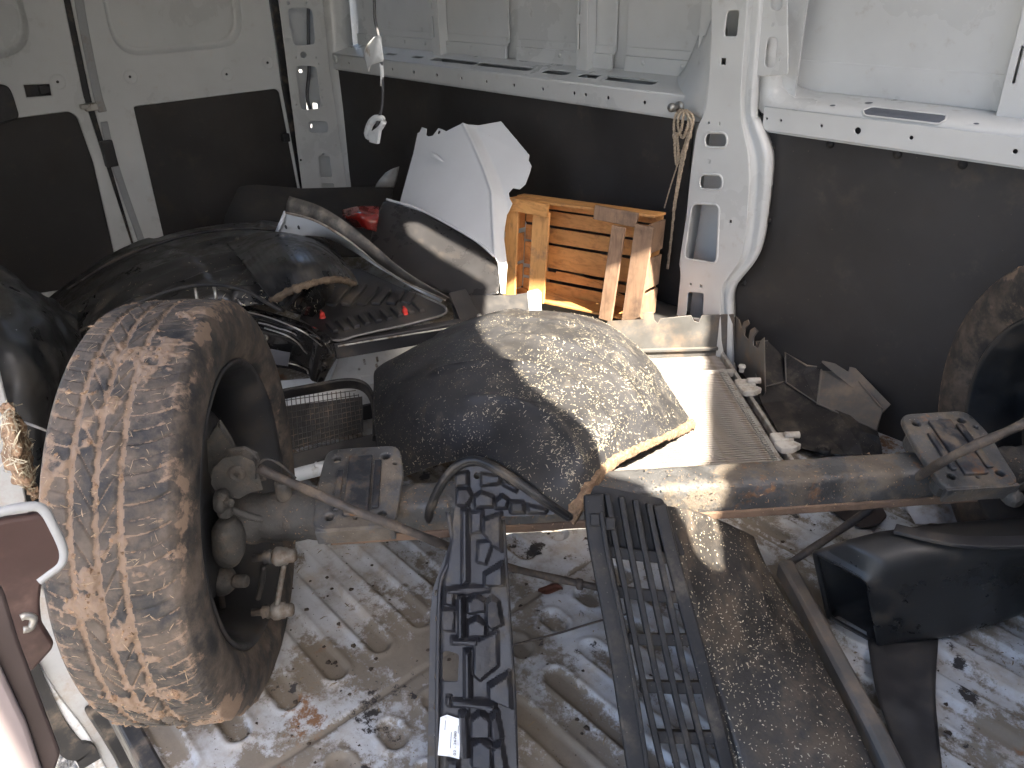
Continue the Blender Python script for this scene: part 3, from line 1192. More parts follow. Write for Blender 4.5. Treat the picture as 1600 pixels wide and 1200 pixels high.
R0 = .379
prof = [(.083, .258), (.090, .266), (.099, .281), (.1055, .300), (.1065, .320), (.104, .340), (.0990, .355), (.0940, .365), (.088, .3705)]
side = curve([(a, b, 0) for a, b in prof], 22)[:, :2]
tr = np.linspace(.086, -.086, 84)
trr = R0 - .0065 * (np.abs(tr) / .086) ** 2.5
PR = np.concatenate([side, np.column_stack([tr, trr]), (side * [-1, 1])[::-1]])
NA = 1320
ang = np.linspace(0, 2 * np.pi, NA, endpoint=False)
S = PR[:, 0][None, :].repeat(NA, 0)
Rr = PR[:, 1][None, :].repeat(NA, 0).copy()
TH = ang[:, None].repeat(len(PR), 1)
base3 = np.stack([Rr * np.cos(TH), Rr * np.sin(TH), S], -1)
tread = sstep(.093, .087, np.abs(S)) * sstep(.35, .365, Rr)
circg = np.zeros_like(S)
for g in (-.046, -.011, .023):
    circg = np.maximum(circg, sstep(.0056, .0034, np.abs(S - g - .0008 * np.sign(np.sin(TH * 110)))))
ph = TH * 110 / (2 * np.pi)
sh = (S > .027) | (S < -.05)
tri = np.abs(((ph + np.abs(S) * 7 + 14 * (np.abs(S) - .05) ** 2 * 20) % 1) - .5)
lat = np.where(sh, sstep(.405, .455, tri), 0) * np.where(np.floor(ph + np.abs(S) * 7) % 2 < 1, 1., .45)
tri2 = np.abs(((ph * .5 + S * 40 * np.where(S < -.011, -1, 1)) % 1) - .5)
sip = np.where(~sh, sstep(.43, .465, tri2), 0) * .7
sip3 = 0 * S
groove = np.clip(np.maximum.reduce([circg, lat * .8, sip, sip3]), 0, 1) * tread
n1 = fbm(base3, 9, 4, 5)
n2 = fbm(base3, 34, 4, 15)
n3 = fbm(base3, 120, 3, 25)
blob = sstep(.565, .65, n1 * .55 + n2 * .45)
fill = np.clip(.35 + 1.6 * (n2 - .35), 0, 1)
shoulder = sstep(.06, .085, np.abs(S)) * sstep(.34, .36, Rr) * sstep(.40, .55, n2)
mud = np.clip(groove * (.35 + .8 * fill) + blob * .95 + .45 * shoulder, 0, 1.1) * np.where(Rr > .345, 1, .35) + .25 * (n3 - .5)
mud = mud + tread * (.30 * (n2 - .35) + .5 * (fbm(base3, 60, 3, 35) - .5)) + .38 * sstep(.30, .36, Rr) * (n1 - .25) * (Rr < .366)
proud = lat * tread * sstep(.45, .62, n2 + .25 * (n1 - .5))
Rd = Rr - .0075 * groove * (1 - .8 * fill) + .0030 * proud + (.0035 * blob * (.4 + n2) + .0035 * blob * (n3 - .3)) * tread + .0012 * (n3 - .5) * tread
Rd = Rd + .0012 * np.exp(-((Rr - .345) / .002) ** 2) * (1 - tread) + .0012 * np.exp(-((Rr - .285) / .002) ** 2) * (1 - tread)
mb = MB()
mb.grid(np.stack([Rd * np.cos(TH), Rd * np.sin(TH), S], -1), cu=True)
tyre_me = mb.mesh('tyre')
setattr_(tyre_me, 'mud', mud)
tyre_me.polygons.foreach_set('use_smooth', [True] * len(tyre_me.polygons))
tyre_me.materials.append(RUBBER)
mb = MB()
I4 = np.eye(4)
mb.lathe([(.262, .086), (.267, .092), (.261, .096), (.254, .089), (.250, .074), (.246, .066), (.238, .040), (.236, .0), (.233, -.03), (.222, -.045), (.190, -.052), (.12, -.05), (.08, -.04), (.05, -.04), (0, -.04)], I4, 84)
mb.lathe([(.262, -.086), (.260, -.095), (.250, -.075), (.240, -.05), (.234, -.04)], I4, 84)
rim_me = mb.mesh('wheel')
mb = MB()
mb.lathe([(.0, .035), (.06, .035), (.075, .032), (.165, .022), (.178, .018), (.180, .004), (.10, 0), (0, 0)], I4, 60)
disc_me = mb.mesh('brake_disc')
for k, (c, ax) in enumerate(((CL, AA), (CL + AA * TR, -AA))):
    yv = V(0, 0, 1)
    xv = np.cross(yv, ax)
    spin = .3 + 2.1 * k
    mm = np.eye(4)
    mm[:3, 0] = xv * math.cos(spin) + yv * math.sin(spin)
    mm[:3, 1] = -xv * math.sin(spin) + yv * math.cos(spin)
    mm[:3, 2] = ax
    mm[:3, 3] = c
    Mw = Matrix(mm.tolist())
    wh = link('wheel', rim_me, RIMM, None, smooth=True)
    setpar(wh, axle, Mw)
    ty = link('tyre', tyre_me, RUBBER)
    setpar(ty, wh, Mw)
    bd = link('brake_disc', disc_me, RIMM, None, smooth=True)
    setpar(bd, wh, Mw)
    # straw caught in the tread
    Pt = xf(mm, np.stack([Rd * np.cos(TH), Rd * np.sin(TH), S], -1).reshape(-1, 3)).reshape(NA, -1, 3)
    Pt = Pt[:, 22:-22]
    nn = gnormals(Pt)
    if np.mean(np.einsum('ijk,ijk->ij', nn, Pt - c)) < 0:
        nn = -nn
    stuff(bits(Pt, nn, 1100 if k == 0 else 500, .004, .024, .0004, .0010, .001).build('straw_bits', mat('tyre_straw', (.27, .20, .13), .9, var=.4, vscale=60), wh))
    # thrown-up mud crumbs standing proud of the tread
    mb = MB()
    for _ in range(3600 if k == 0 else 1600):
        i, j = rng.integers(0, Pt.shape[0]), rng.integers(0, Pt.shape[1])
        if mud[i, j + 22] < .55:
            continue
        p = Pt[i, j]
        r = .0012 + .0045 * rng.uniform() ** 3
        t = unit(rng.normal(size=3))
        s2 = unit(np.cross(t, nn[i, j]))
        t = np.cross(nn[i, j], s2)
        q = [p + t * r * rng.uniform(.6, 1.6), p + s2 * r * rng.uniform(.6, 1.4), p - t * r * rng.uniform(.6, 1.6), p - s2 * r * rng.uniform(.6, 1.4), p + nn[i, j] * r * rng.uniform(.4, .9)]
        mb.add(q, [(0, 1, 4), (1, 2, 4), (2, 3, 4), (3, 0, 4)])
    stuff(mb.build('mud_crumbs', CLAY, wh))


def beam(name, t0, t1, hw, hh, h, q, mt, n=60, lump=.0015, rad=.018):
    """rounded box section along the axle"""
    sec = np.array(rrect(-hw, -hh, hw, hh, rad))
    P = []
    for t in np.linspace(t0, t1, n):
        c = AX(t, h, q)
        P.append([c + AP * a + V(0, 0, b) for a, b in sec] + [c + AP * sec[0][0] + V(0, 0, sec[0][1])])
    P = np.array(P)
    d = (fbm(P, 30, 4, 61) - .5)[..., None] * lump * 2
    ctr = P.mean(1, keepdims=True)
    P = P + (P - ctr) / np.linalg.norm(P - ctr, axis=2, keepdims=True) * d
    mb = MB()
    mb.grid(P)
    mb.add(P[0, :-1], [tuple(range(len(sec)))])
    mb.add(P[-1, :-1], [tuple(range(len(sec)))])
    return mb.build(name, mt, axle, smooth=True)


beam('beam', .22, TR - .22, .039, .037, -.043, 0, STEEL, 110)
beam('lower_flange', .24, TR - .24, .0405, .009, -.077, .002, mat('rust', (.15, .095, .062), .85, var=.3, dirt=((.12, .08, .06), .35, 12, .12), bump=(.6, 90, .003)), 100, .002, .004)
for t0, t1, r0, r1 in ((.045, .25, .047, .045), (TR - .25, TR - .045, .045, .047)):
    mb = MB()
    pts = [AX(t, -.042) for t in np.linspace(t0, t1, 20)]
    mb.tube(pts, [r0 + .002 * math.sin(i * 1.7) for i in range(20)], 28)
    mb.build('beam_end', CAST, axle, smooth=True)
for tc, sgn in ((.300, 1), (1.452, -1)):
    m = frame(AX(tc, .014, .002) + V(0, 0, 0), AA, np.cross(unit(V(0, 0, 1) + AP * .22), AA), unit(V(0, 0, 1) + AP * .22))
    out = rpoly([(-.072, -.098), (.068, -.098), (.074, -.03), (.080, .03), (.070, .098), (-.066, .098), (-.075, .0)], .022)
    hl = [circ(sx, sy, .011, 14) for sx in (-.047, .047) for sy in (-.072, .072)] + [circ(0, .074, .007, 10), circ(0, -.078, .006, 10), circ(.066, .052, .007, 10)]
    sp = plate('spring_plate', out, hl, m, .014, STEEL, axle, bevel=.003)
    mb = MB()
    mb.box((0, 0, .010), (.046, .148, .008), m)
    mb.box((-.036, -.01, .0105), (.012, .10, .007), m)
    mb.box((.034, .0, .0105), (.014, .12, .007), m)
    stuff(mb.build('plate_ridges', mat('worn_steel', (.045, .048, .056), .4, metal=.4, var=.3, dirt=((.15, .12, .09), .34, 18, .1), dirt2=((.20, .10, .045), .2, 12, .08), bump=(.4, 140, .002)), sp, bevel=.003))
    mb = MB()
    mb.box((0, .0, -.03), (.125, .15, .05), m)
    mb.build('plate_saddle', CAST, sp, bevel=.012)
    mb = MB()
    mb.prism(rrect(-.07, -.103, .07, -.094, .003), -.03, .004, m)
    mb.build('plate_lip', STEEL, sp, bevel=.002)

Pb = np.array([[AX(t, -.045, q) + V(0, 0, h) for q, h in ((-.03, .0415), (0., .0425), (.03, .0415), (.043, .03), (.0455, .0), (.045, -.03))] for t in np.linspace(.08, TR - .1, 90)])
Nb = flip_up(Pb)
stuff(bits(Pb, Nb, 700, .002, .009, .0008, .0022, .0006).build('dirt_flakes', CLAY, axle))

# left hub: knuckle bracket, caliper, sensor, stabiliser link
mb = MB()
q = [AXP(a, b, .035) for a, b in ((338, 735), (352, 720), (375, 716), (392, 724), (400, 745), (405, 762), (390, 765), (372, 775), (345, 772), (335, 755))]
ce = np.mean(q, 0)
mb.add([*q, *[x - AP * .03 for x in q]], [tuple(range(10)), tuple(range(10, 20))[::-1]] + [(i, (i + 1) % 10, 10 + (i + 1) % 10, 10 + i) for i in range(10)])
br = mb.build('knuckle_bracket', CAST, axle, bevel=.006)
mb = MB()
mb.lathe([(.004, .0), (.006, .006), (.012, .006), (.016, .002), (.018, -.004)], frame(AXP(370, 740, .035), AA, V(0, 0, 1), AP), 16)
mb.build('bracket_boss', CAST, br, smooth=True)
mb = MB()
q = [AXP(a, b, .0) for a, b in ((328, 690), (340, 672), (352, 690), (368, 720), (370, 745), (330, 745))]
mb.add([*q, *[x - AP * .02 for x in q]], [tuple(range(6)), tuple(range(6, 12))[::-1]] + [(i, (i + 1) % 6, 6 + (i + 1) % 6, 6 + i) for i in range(6)])
mb.build('knuckle_arm', CAST, axle, bevel=.005)


def blob(name, pts, rad, mt, par, n=18, flat=None):
    c = curve(pts, len(rad) * 3)
    r = np.interp(np.linspace(0, 1, len(c)), np.linspace(0, 1, len(rad)), rad)
    mb = MB()
    mb.tube(c, r, n)
    return mb.build(name, mt, par, smooth=True, bevel=.004)


blob('caliper', [AXP(353, 812, .05), AXP(357, 840, .055), AXP(357, 878, .055)], [.016, .027, .030, .030, .029, .020], CAST, axle)
blob('caliper_neck', [AXP(352, 805, .05), AXP(352, 790, .05)], [.014, .014], CAST, axle)
blob('caliper_cap', [AXP(336, 783, .05), AXP(350, 783, .05), AXP(358, 784, .05)], [.018, .023, .020, .010], CAST, axle)
blob('caliper_pin', [AXP(350, 784, .06), AXP(364, 786, .065)], [.008, .008], CAST, axle)
blob('lower_caliper', [AXP(335, 905, .04), AXP(352, 908, .045), AXP(366, 910, .05)], [.018, .030, .026, .014], CAST, axle)
blob('lower_pin', [AXP(364, 908, .05), AXP(387, 908, .055)], [.013, .013, .012], CAST, axle)
blob('brake_pipe', [AXP(358, 795, .04), AXP(385, 805, .04), AXP(415, 813, .035)], [.006, .007, .006], CAST, axle)
blob('dust_shield_edge', [AXP(345, 925, .03), AXP(352, 960, .02), AXP(372, 975, .01), AXP(395, 955, .0), AXP(408, 915, -.01), AXP(412, 885, -.01)], [.006] * 5, RIMM, axle)
blob('sensor_boss', [AX(.16, .0, .0), AX(.16, .04, .0)], [.015, .014], CAST, axle)
# stabiliser link
LINKM = mat('link_steel', (.16, .15, .135), .5, metal=.4, var=.25, dirt=((.13, .10, .075), .45, 30, .12), bump=(.4, 160, .002))
lk = blob('stabiliser_link', [AXP(444, 882, .085), AXP(433, 945, .09)], [.0052, .0052, .0052], LINKM, axle, 10)
for px, py in ((440, 869), (437, 954)):
    c = AXP(px, py, .09)
    m = frame(c, V(0, 0, 1), AP, AA)
    mb = MB()
    mb.lathe([(0, .026), (.010, .026), (.013, .022), (.013, .012), (.016, .010), (.016, .002), (.0175, 0), (.0175, -.010), (.012, -.016), (0, -.017)], m, 20)
    mb.build('ball_joint', LINKM, lk, smooth=True)
    mb = MB()
    mb.lathe([(.0, -.016), (.012, -.016), (.014, -.022), (.011, -.026), (.013, -.031), (.007, -.034), (.007, -.052), (0, -.052)], frame(c, V(0, 0, 1), AP, AA if py > 900 else AA), 16)
    mb.build('joint_boot', SEAL, lk, smooth=True)
# brake cables / rods running off the hubs
for nm, pts, r in (('brake_cable', [AXP(405, 732, .05), AXP(450, 752, .07), AXP(560, 800, .115), AXP(640, 830, .10), AXP(694, 852, .075), W(740, 868, z=.17), W(790, 885, z=.09), W(860, 902, z=.04), W(935, 918, z=.022)], .0085),
                   ('brake_cable', [AXP(1680, 615, .14), AXP(1600, 662, .14), AXP(1490, 712, .14), W(1400, 768, z=.27), W(1310, 830, z=.16), W(1225, 886, z=.055)], .0085)):
    c = curve(pts, 50)
    mb = MB()
    mb.tube(c, [r * (1 + .08 * math.sin(i * .9)) for i in range(50)], 12)
    ob = mb.build(nm, RODM, axle, smooth=True)
    if pts[0][0] < -1:
        mb = MB()
        cc = W(906, 913, z=.03)
        mb.lathe([(.009, -.008), (.013, -.005), (.013, .005), (.009, .008)], frame(cc, V(0, 0, 1), V(0, 1, 0), unit(c[-1] - c[-5])), 12)
        mb.build('cable_clip', RODM, ob, smooth=True)
blob('sensor_wire', [AXP(400, 748, .05), AXP(404, 725, .05), AXP(420, 717, .05), AXP(440, 727, .05), AXP(462, 748, .05)], [.0028] * 5, SEAL, axle, 8)
blob('sensor_wire', [AXP(1560, 772, .07), AXP(1585, 762, .07), AXP(1620, 745, .06)], [.003] * 3, SEAL, axle, 8)
c = AXP(1580, 775, .09)
mb = MB()
mb.lathe([(0, .02), (.014, .018), (.018, .008), (.018, -.006), (.012, -.014), (0, -.015)], frame(c, V(0, 0, 1), AA, AP), 18)
mb.build('ball_joint', CAST, axle, smooth=True)

# ------------------------------------------------------------------ radiator pack lying flat
ra = thing('radiator', 'dusty aluminium radiator lying flat behind the axle beam, half in sunlight', 'radiator', tuple(W(1080, 640, z=.0)))
RZ_ = .095
rA, rB = W(1113, 536, z=RZ_), W(1236, 728, z=RZ_)
e1 = unit(rB - rA)
e2 = V(e1[1], -e1[0], 0)
if e2[0] > 0:
    e2 = -e2
Lr = np.linalg.norm(rB - rA)
Wr = .50


def RP(a, b, z=0.):
    return rA + e1 * a + e2 * b + V(0, 0, z)


mR = np.eye(4)
mR[:3, 0], mR[:3, 1], mR[:3, 2], mR[:3, 3] = e1, e2, V(0, 0, 1), rA


def RL(px, py, z=RZ_):
    q = W(px, py, z=z) - rA
    return q @ e1, q @ e2


aS, bS = RL(1128, 588)
mb = MB()
mb.box((Lr / 2, Wr / 2, -.032), (Lr + .02, Wr, .05), mR)
mb.build('core', FIND, ra)
fm = MB()
fm.box((0, 0, 0), (.0042, Wr - .01, .010))
fme = fm.mesh('tube')
fme.materials.append(FINM)


def rod_at(me, a, b, z, nm='tube'):
    o = bpy.data.objects.new(nm, me)
    COL.objects.link(o)
    m2 = mR.copy()
    m2[:3, 3] = RP(a, b, z)
    setpar(o, ra, Matrix(m2.tolist()))


k = .006
while k < aS - .012:
    rod_at(fme, k, Wr / 2, -.006)
    k += .0098
# front condenser, a little proud of the core behind it, its tubes ending at a toothed header
bH = bS
fm = MB()
fm.box((0, 0, 0), (.0048, Wr - bH - .004, .012))
fme2 = fm.mesh('tube')
fme2.materials.append(FINM)
k = aS + .012
while k < Lr + .01:
    rod_at(fme2, k, bH + (Wr - bH) / 2, .012)
    k += .0105
fm = MB()
fm.box((0, 0, 0), (.0045, bH - .015, .010))
fme3 = fm.mesh('tube')
fme3.materials.append(FINM)
k = aS + .03
while k < Lr + .01:
    rod_at(fme3, k, bH / 2 - .002, -.010)
    k += .0095
mb = MB()
mb.box(((aS + Lr) / 2, bH + (Wr - bH) / 2, -.002), (Lr - aS, Wr - bH, .016), mR)
mb.build('condenser_core', FIND, ra)
mb = MB()
mb.box((aS, Wr / 2, .010), (.020, Wr, .022), mR)
mb.build('header_bar', ALU, ra, bevel=.004)
mb = MB()
mb.box(((aS + Lr) / 2, bH - .004, .014), (Lr - aS + .02, .014, .016), mR)
hd = mb.build('toothed_header', ALU, ra, bevel=.003)
tm = MB()
tm.box((0, 0, 0), (.005, .012, .014))
tme = tm.mesh('header_tooth')
tme.materials.append(ALU)
k = aS + .012
while k < Lr + .01:
    o = bpy.data.objects.new('header_tooth', tme)
    COL.objects.link(o)
    m2 = mR.copy()
    m2[:3, 3] = RP(k, bH + .007, .016)
    setpar(o, hd, Matrix(m2.tolist()))
    k += .0105
mb = MB()
mb.box((Lr / 2, -.004, .0), (Lr + .02, .012, .03), mR)
mb.build('side_rail', ALU, ra, bevel=.003)
for px, py, s in ((1168, 604, 1.), (1226, 690, 1.1)):
    a, b = RL(px, py, RZ_ + .02)
    mb = MB()
    mb.box((a - .012, b + .004, .022), (.040, .055, .018), mR)
    bk = mb.build('mount_bracket', NYLON, ra, bevel=.005)
    mb = MB()
    q = [(a + .012, b + .035), (a + .012, b - .020), (a + .030, b - .034), (a + .048, b - .004), (a + .046, b + .026)]
    mb.prism(rpoly(q, .006), .012, .030, mR)
    mb.build('mount_foot', NYLON, bk, bevel=.003)
    mb = MB()
    mb.tube([RP(a - .006, b - .0, .036), RP(a - .004, b - .038, .036)], .0095, 14)
    mb.build('mount_pin', NYLON, bk, smooth=True)
c = RP(*RL(1158, 585), .02)
mb = MB()
mb.lathe([(0, .014), (.010, .013), (.012, .006), (.008, 0), (.008, -.01)], frame(c, e1, e2, V(0, 0, 1)), 14)
mb.build('filler_cap', NYLON, ra, smooth=True)

# ------------------------------------------------------------------ air guide (plastic shroud) round the radiator
sg = thing('air_guide', 'brown-dusted black plastic air guide standing along the far edge of the radiator', 'shroud', tuple(W(1200, 640, z=0)))
cN = W(1146, 560, z=.075)
pl0 = Plane(W(935, 568, z=.085), W(1146, 562, z=.075), W(935, 568, z=.085) + V(0, 0, .1))
out = pl0.ps([(925, 572), (950, 502), (1005, 499), (1005, 489), (1020, 488), (1022, 500), (1028, 506), (1032, 498), (1080, 493), (1084, 502), (1092, 504), (1097, 493), (1146, 491), (1150, 562)])
plate('back_panel', out, [], pl0.m, .004, GREYBAR, sg, bevel=.001)
mb = MB()
mb.box((*pl0.p(1040, 545), .008), (.34, .012, .012), pl0.m)
mb.build('panel_ridge', GREYBAR, sg, bevel=.003)
pl1 = Plane(W(1147, 562, z=.075), W(1190, 610, z=.075), W(1147, 562, z=.075) + V(0, 0, .1))
out = pl1.ps([(1146, 562), (1146, 492), (1155, 500), (1159, 514), (1163, 503), (1169, 500), (1171, 506), (1165, 512), (1163, 524), (1170, 532), (1173, 516), (1179, 512), (1184, 517), (1178, 526), (1177, 540), (1185, 545), (1190, 532), (1194, 528), (1196, 612), (1190, 622)])
plate('hook_panel', out, [], pl1.m, .0045, GREYBAR, sg, bevel=.001)
for nm, q in (('upright_panel', [(1182, 534, .165), (1225, 530, .165), (1228, 596, .08), (1180, 608, .08)]),
              ('step_panel', [(1227, 551, .15), (1261, 572, .135), (1284, 574, .135), (1278, 631, .075), (1228, 598, .08)]),
              ('wing_panel', [(1284, 574, .135), (1301, 550, .175), (1310, 557, .175), (1379, 640, .12), (1370, 672, .085), (1277, 631, .075)])):
    v3 = [W(a, b, z=z) for a, b, z in q]
    ce = np.mean(v3, 0)
    n = len(v3)
    nn = unit(np.cross(v3[1] - v3[0], v3[2] - v3[0]))
    if nn @ (CAM - ce) < 0:
        nn = -nn
    mb = MB()
    mid = [.5 * (p + ce) for p in v3]
    mb.add(v3 + mid + [ce], [(i, (i + 1) % n, n + (i + 1) % n, n + i) for i in range(n)] + [(n + i, n + (i + 1) % n, 2 * n) for i in range(n)])
    mb.build(nm, GREYBAR if nm == 'wing_panel' else BLACK_D, sg, solid=.006, bevel=.0015)
    mb = MB()
    mb.tube([p + nn * .001 for p in v3], .0032, 8, closed=True)
    mb.build('fold_edge', GREYBAR, sg, smooth=True)
rows = [
    [(1181, 606, .078), (1229, 597, .078), (1254, 614, .075), (1278, 631, .073), (1302, 626, .08), (1342, 660, .088), (1372, 672, .083)],
    [(1190, 630, .055), (1226, 626, .055), (1254, 640, .056), (1282, 650, .058), (1306, 640, .082), (1342, 672, .088), (1374, 682, .08)],
    [(1204, 655, .05), (1236, 660, .05), (1262, 668, .05), (1290, 676, .052), (1312, 684, .060), (1342, 690, .068), (1378, 698, .055)],
    [(1224, 690, .035), (1246, 698, .038), (1270, 704, .04), (1296, 708, .042), (1320, 710, .045), (1350, 712, .045), (1380, 716, .03)]]
P = np.array([[W(a, b, z=z) for a, b, z in r] for r in rows])
mb = MB()
mb.grid(P)
mb.build('duct_floor', BLACK_D, sg, solid=.004, bevel=.003)
pl2 = Plane(W(1290, 552, z=.18), W(1385, 636, z=.12), W(1340, 640, z=.09))
out = pl2.ps([(1284, 566), (1300, 548), (1308, 556), (1304, 568), (1326, 582), (1328, 574), (1336, 575), (1391, 632), (1380, 644), (1310, 588)])
plate('rim_flange', out, [], pl2.m, .004, GREYBAR, sg, bevel=.001)
mb = MB()
c = W(1287, 703, z=.055)
mb.lathe([(0, .006), (.006, .006), (.008, .003), (.013, .003), (.016, .008), (.019, .006), (.020, 0)], frame(c, V(1, 0, 0), V(0, 1, 0)), 18)
mb.build('screw_boss', BLACK_D, sg, smooth=True)
mb = MB()
c = W(1203, 540, z=.15)

# ------------------------------------------------------------------ wheel-arch box against the far wall (the crate stands on it)
mb = MB()
mb.box((-1.93, 1.955, .095), (.9, .25, .19))
ab = mb.build('wheel_arch_box', LINING, wall, bevel=.012)

# ------------------------------------------------------------------ wooden crate
cr = thing('wooden_crate', 'orange wooden slatted crate on its side against the far wall beside the pillar', 'crate', tuple(W(890, 500, z=.2)))
c0, c1 = W(784, 463, z=.205), W(1000, 508, z=.205)
cu_ = unit(c1 - c0)
cl_ = np.linalg.norm(c1 - c0)
lean = unit(V(0, 0, 1) - .13 * V(cu_[1], -cu_[0], 0))
cn = unit(np.cross(cu_, lean))                        # towards the camera
if cn @ (CAM - c0) < 0:
    cn = -cn
mC = np.eye(4)
mC[:3, 0], mC[:3, 1], mC[:3, 2], mC[:3, 3] = cu_, lean, cn, c0
CH = .335
CD = .13


def slat(nm, c, size, mt, rot=0, par=cr):
    mb = MB()
    mm = np.eye(4)
    mm[:2, :2] = [[math.cos(rot), -math.sin(rot)], [math.sin(rot), math.cos(rot)]]
    mm[:3, 3] = c
    vs0 = mC @ mm
    mb.box((0, 0, 0), size, vs0)
    return mb.build(nm, mt, par, bevel=.0018)


yb = [.025, .085, .155, .215, .275, .315]
hb = [.055, .030, .075, .0, .0, .0]
for (yy, hh, r) in ((.022, .046, .0), (.071, .028, .005), (.137, .080, -.004), (.213, .052, .003), (.272, .048, .0), (.318, .03, .0)):
    slat('back_slat', (cl_ * .50, yy, -CD), (cl_ * .96, hh, .008), WOOD, r)
# side boards
for yy, hh in ((.055, .085), (.16, .10), (.275, .095)):
    slat('side_slat', (.004, yy, -CD / 2), (.008, hh, CD * .96), WOODV)
    slat('side_slat', (cl_ - .004, yy, -CD / 2), (.008, hh, CD * .96), WOODG)
slat('bottom_slat', (cl_ / 2, .004, -.05), (cl_ * .98, .008, .07), WOOD)
slat('bottom_slat', (cl_ / 2, .004, -.10), (cl_ * .98, .008, .05), WOOD)
slat('top_slat', (cl_ / 2, CH + .006, -.10), (cl_ * 1.0, .008, .05), WOOD)
slat('top_slat', (cl_ / 2, CH + .006, -.05), (cl_ * 1.0, .008, .055), WOOD, .012)
# uprights
slat('post', (.030, CH * .46, -.002), (.048, CH * .90, .012), WOODV)
slat('post', (.135, CH * .47, -.012), (.062, CH * .93, .012), WOODV, -.01)
slat('post', (cl_ - .115, CH * .44, -.004), (.046, CH * .93, .012), WOODG, -.06)
slat('post', (cl_ - .025, CH * .45, .002), (.062, CH * 1.0, .014), WOODG, -.045)
slat('corner_block', (.075, CH - .010, .006), (.19, .042, .014), WOOD, -.04)
slat('corner_block', (cl_ - .125, CH - .004, -.016), (.15, .045, .012), WOODG, -.05)
mb = MB()
mb.tube(curve([xf(mC, (x, y, -CD + .012)) for x, y in ((.15, .09), (.25, .088), (.34, .072), (.42, .048), (.47, .055))], 24), .0035, 6)
mb.build('splinter', WOOD, cr)

# ------------------------------------------------------------------ white front wing (fender) standing on its edge
def Z6(x, y):
    return (400 + x / 3.478, 180 + y / 3.478)


fpl = Plane(W(604, 311, y=1.50), W(790, 420, y=1.56), W(700, 190, y=1.72))
fen = thing('front_wing', 'white painted front wing panel propped up next to the wooden crate', 'car wing', tuple(W(700, 440, y=1.55)))
o6 = [(710, 455), (852, 75), (866, 72), (882, 48), (912, 60), (906, 92), (922, 102), (948, 100), (984, 64), (1006, 72), (1030, 84), (1120, 45), (1300, 0), (1372, 86), (1442, 172), (1438, 200), (1455, 232), (1448, 270),
      (1428, 340), (1400, 372), (1366, 368), (1346, 396), (1352, 430), (1366, 455), (1340, 520), (1330, 640), (1345, 800), (1340, 960), (1325, 965), (1312, 800), (1300, 770), (1200, 682), (1050, 592), (880, 506)]
crease = [fpl.p(*Z6(*q)) for q in ((1120, 30), (1180, 150), (1240, 290), (1285, 420), (1292, 560), (1300, 760), (1310, 960))]
cre = np.array(crease)


def fbend(co):
    co = co.copy()
    # distance past the crease (to the right) folds back; the rest is gently domed
    cy = np.interp(co[:, 1], cre[::-1, 1], cre[::-1, 0]) if cre[0, 1] > cre[-1, 1] else np.interp(co[:, 1], cre[:, 1], cre[:, 0])
    d = co[:, 0] - cy
    co[:, 2] += -.75 * np.clip(d, 0, .045) - .12 * np.maximum(d - .045, 0) + .006 * np.exp(-(d / .010) ** 2) - .25 * np.minimum(d, 0) ** 2
    return co


# subdivide so that the fold is smooth: built from a dense grid clipped by the outline
def inpoly(pts, poly):
    x, y = pts[:, 0], pts[:, 1]
    r = np.zeros(len(pts), bool)
    n = len(poly)
    for i in range(n):
        x0, y0 = poly[i]
        x1, y1 = poly[(i + 1) % n]
        c = ((y0 > y) != (y1 > y)) & (x < (x1 - x0) * (y - y0) / (y1 - y0 + 1e-12) + x0)
        r ^= c
    return r


def sheet(name, poly, pl, mt, par, step, th, bend=None, holes=(), smooth=True):
    """curved sheet: a triangulated outline with inner points, bent out of its plane"""
    from mathutils.geometry import delaunay_2d_cdt
    poly = np.array(poly)
    dense = []
    n = len(poly)
    for i in range(n):
        a, b = poly[i], poly[(i + 1) % n]
        k = max(1, int(np.linalg.norm(b - a) / step))
        for j in range(k):
            dense.append(a + (b - a) * j / k)
    vs = [Vector(q) for q in dense]
    nb = len(vs)
    faces_in = [list(range(nb))]
    for h in holes:
        s0 = len(vs)
        vs += [Vector(q) for q in h]
    g = np.stack(np.meshgrid(np.arange(poly[:, 0].min(), poly[:, 0].max(), step), np.arange(poly[:, 1].min(), poly[:, 1].max(), step), indexing='ij'), -1).reshape(-1, 2)
    g = g[inpoly(g, [tuple(q) for q in poly])]
    for h in holes:
        g = g[~inpoly(g, list(h))]
    vs += [Vector(q) for q in g]
    edges = [(i, (i + 1) % nb) for i in range(nb)]
    s0 = nb
    for h in holes:
        edges += [(s0 + i, s0 + (i + 1) % len(h)) for i in range(len(h))]
        s0 += len(h)
    r = delaunay_2d_cdt(vs, edges, [], 0, 1e-6)
    V2 = np.array([tuple(q) for q in r[0]])
    F2 = [tuple(f) for f in r[2]]
    ce = np.array([V2[list(f)].mean(0) for f in F2])
    ok = inpoly(ce, [tuple(q) for q in poly])
    for h in holes:
        ok &= ~inpoly(ce, list(h))
    F2 = [f for f, k in zip(F2, ok) if k]
    co = np.column_stack([V2, np.zeros(len(V2))])
    if bend is not None:
        co = bend(co)
    mb = MB()
    mb.add(xf(pl.m, co), F2)
    return mb.build(name, mt, par, smooth=smooth, solid=th)


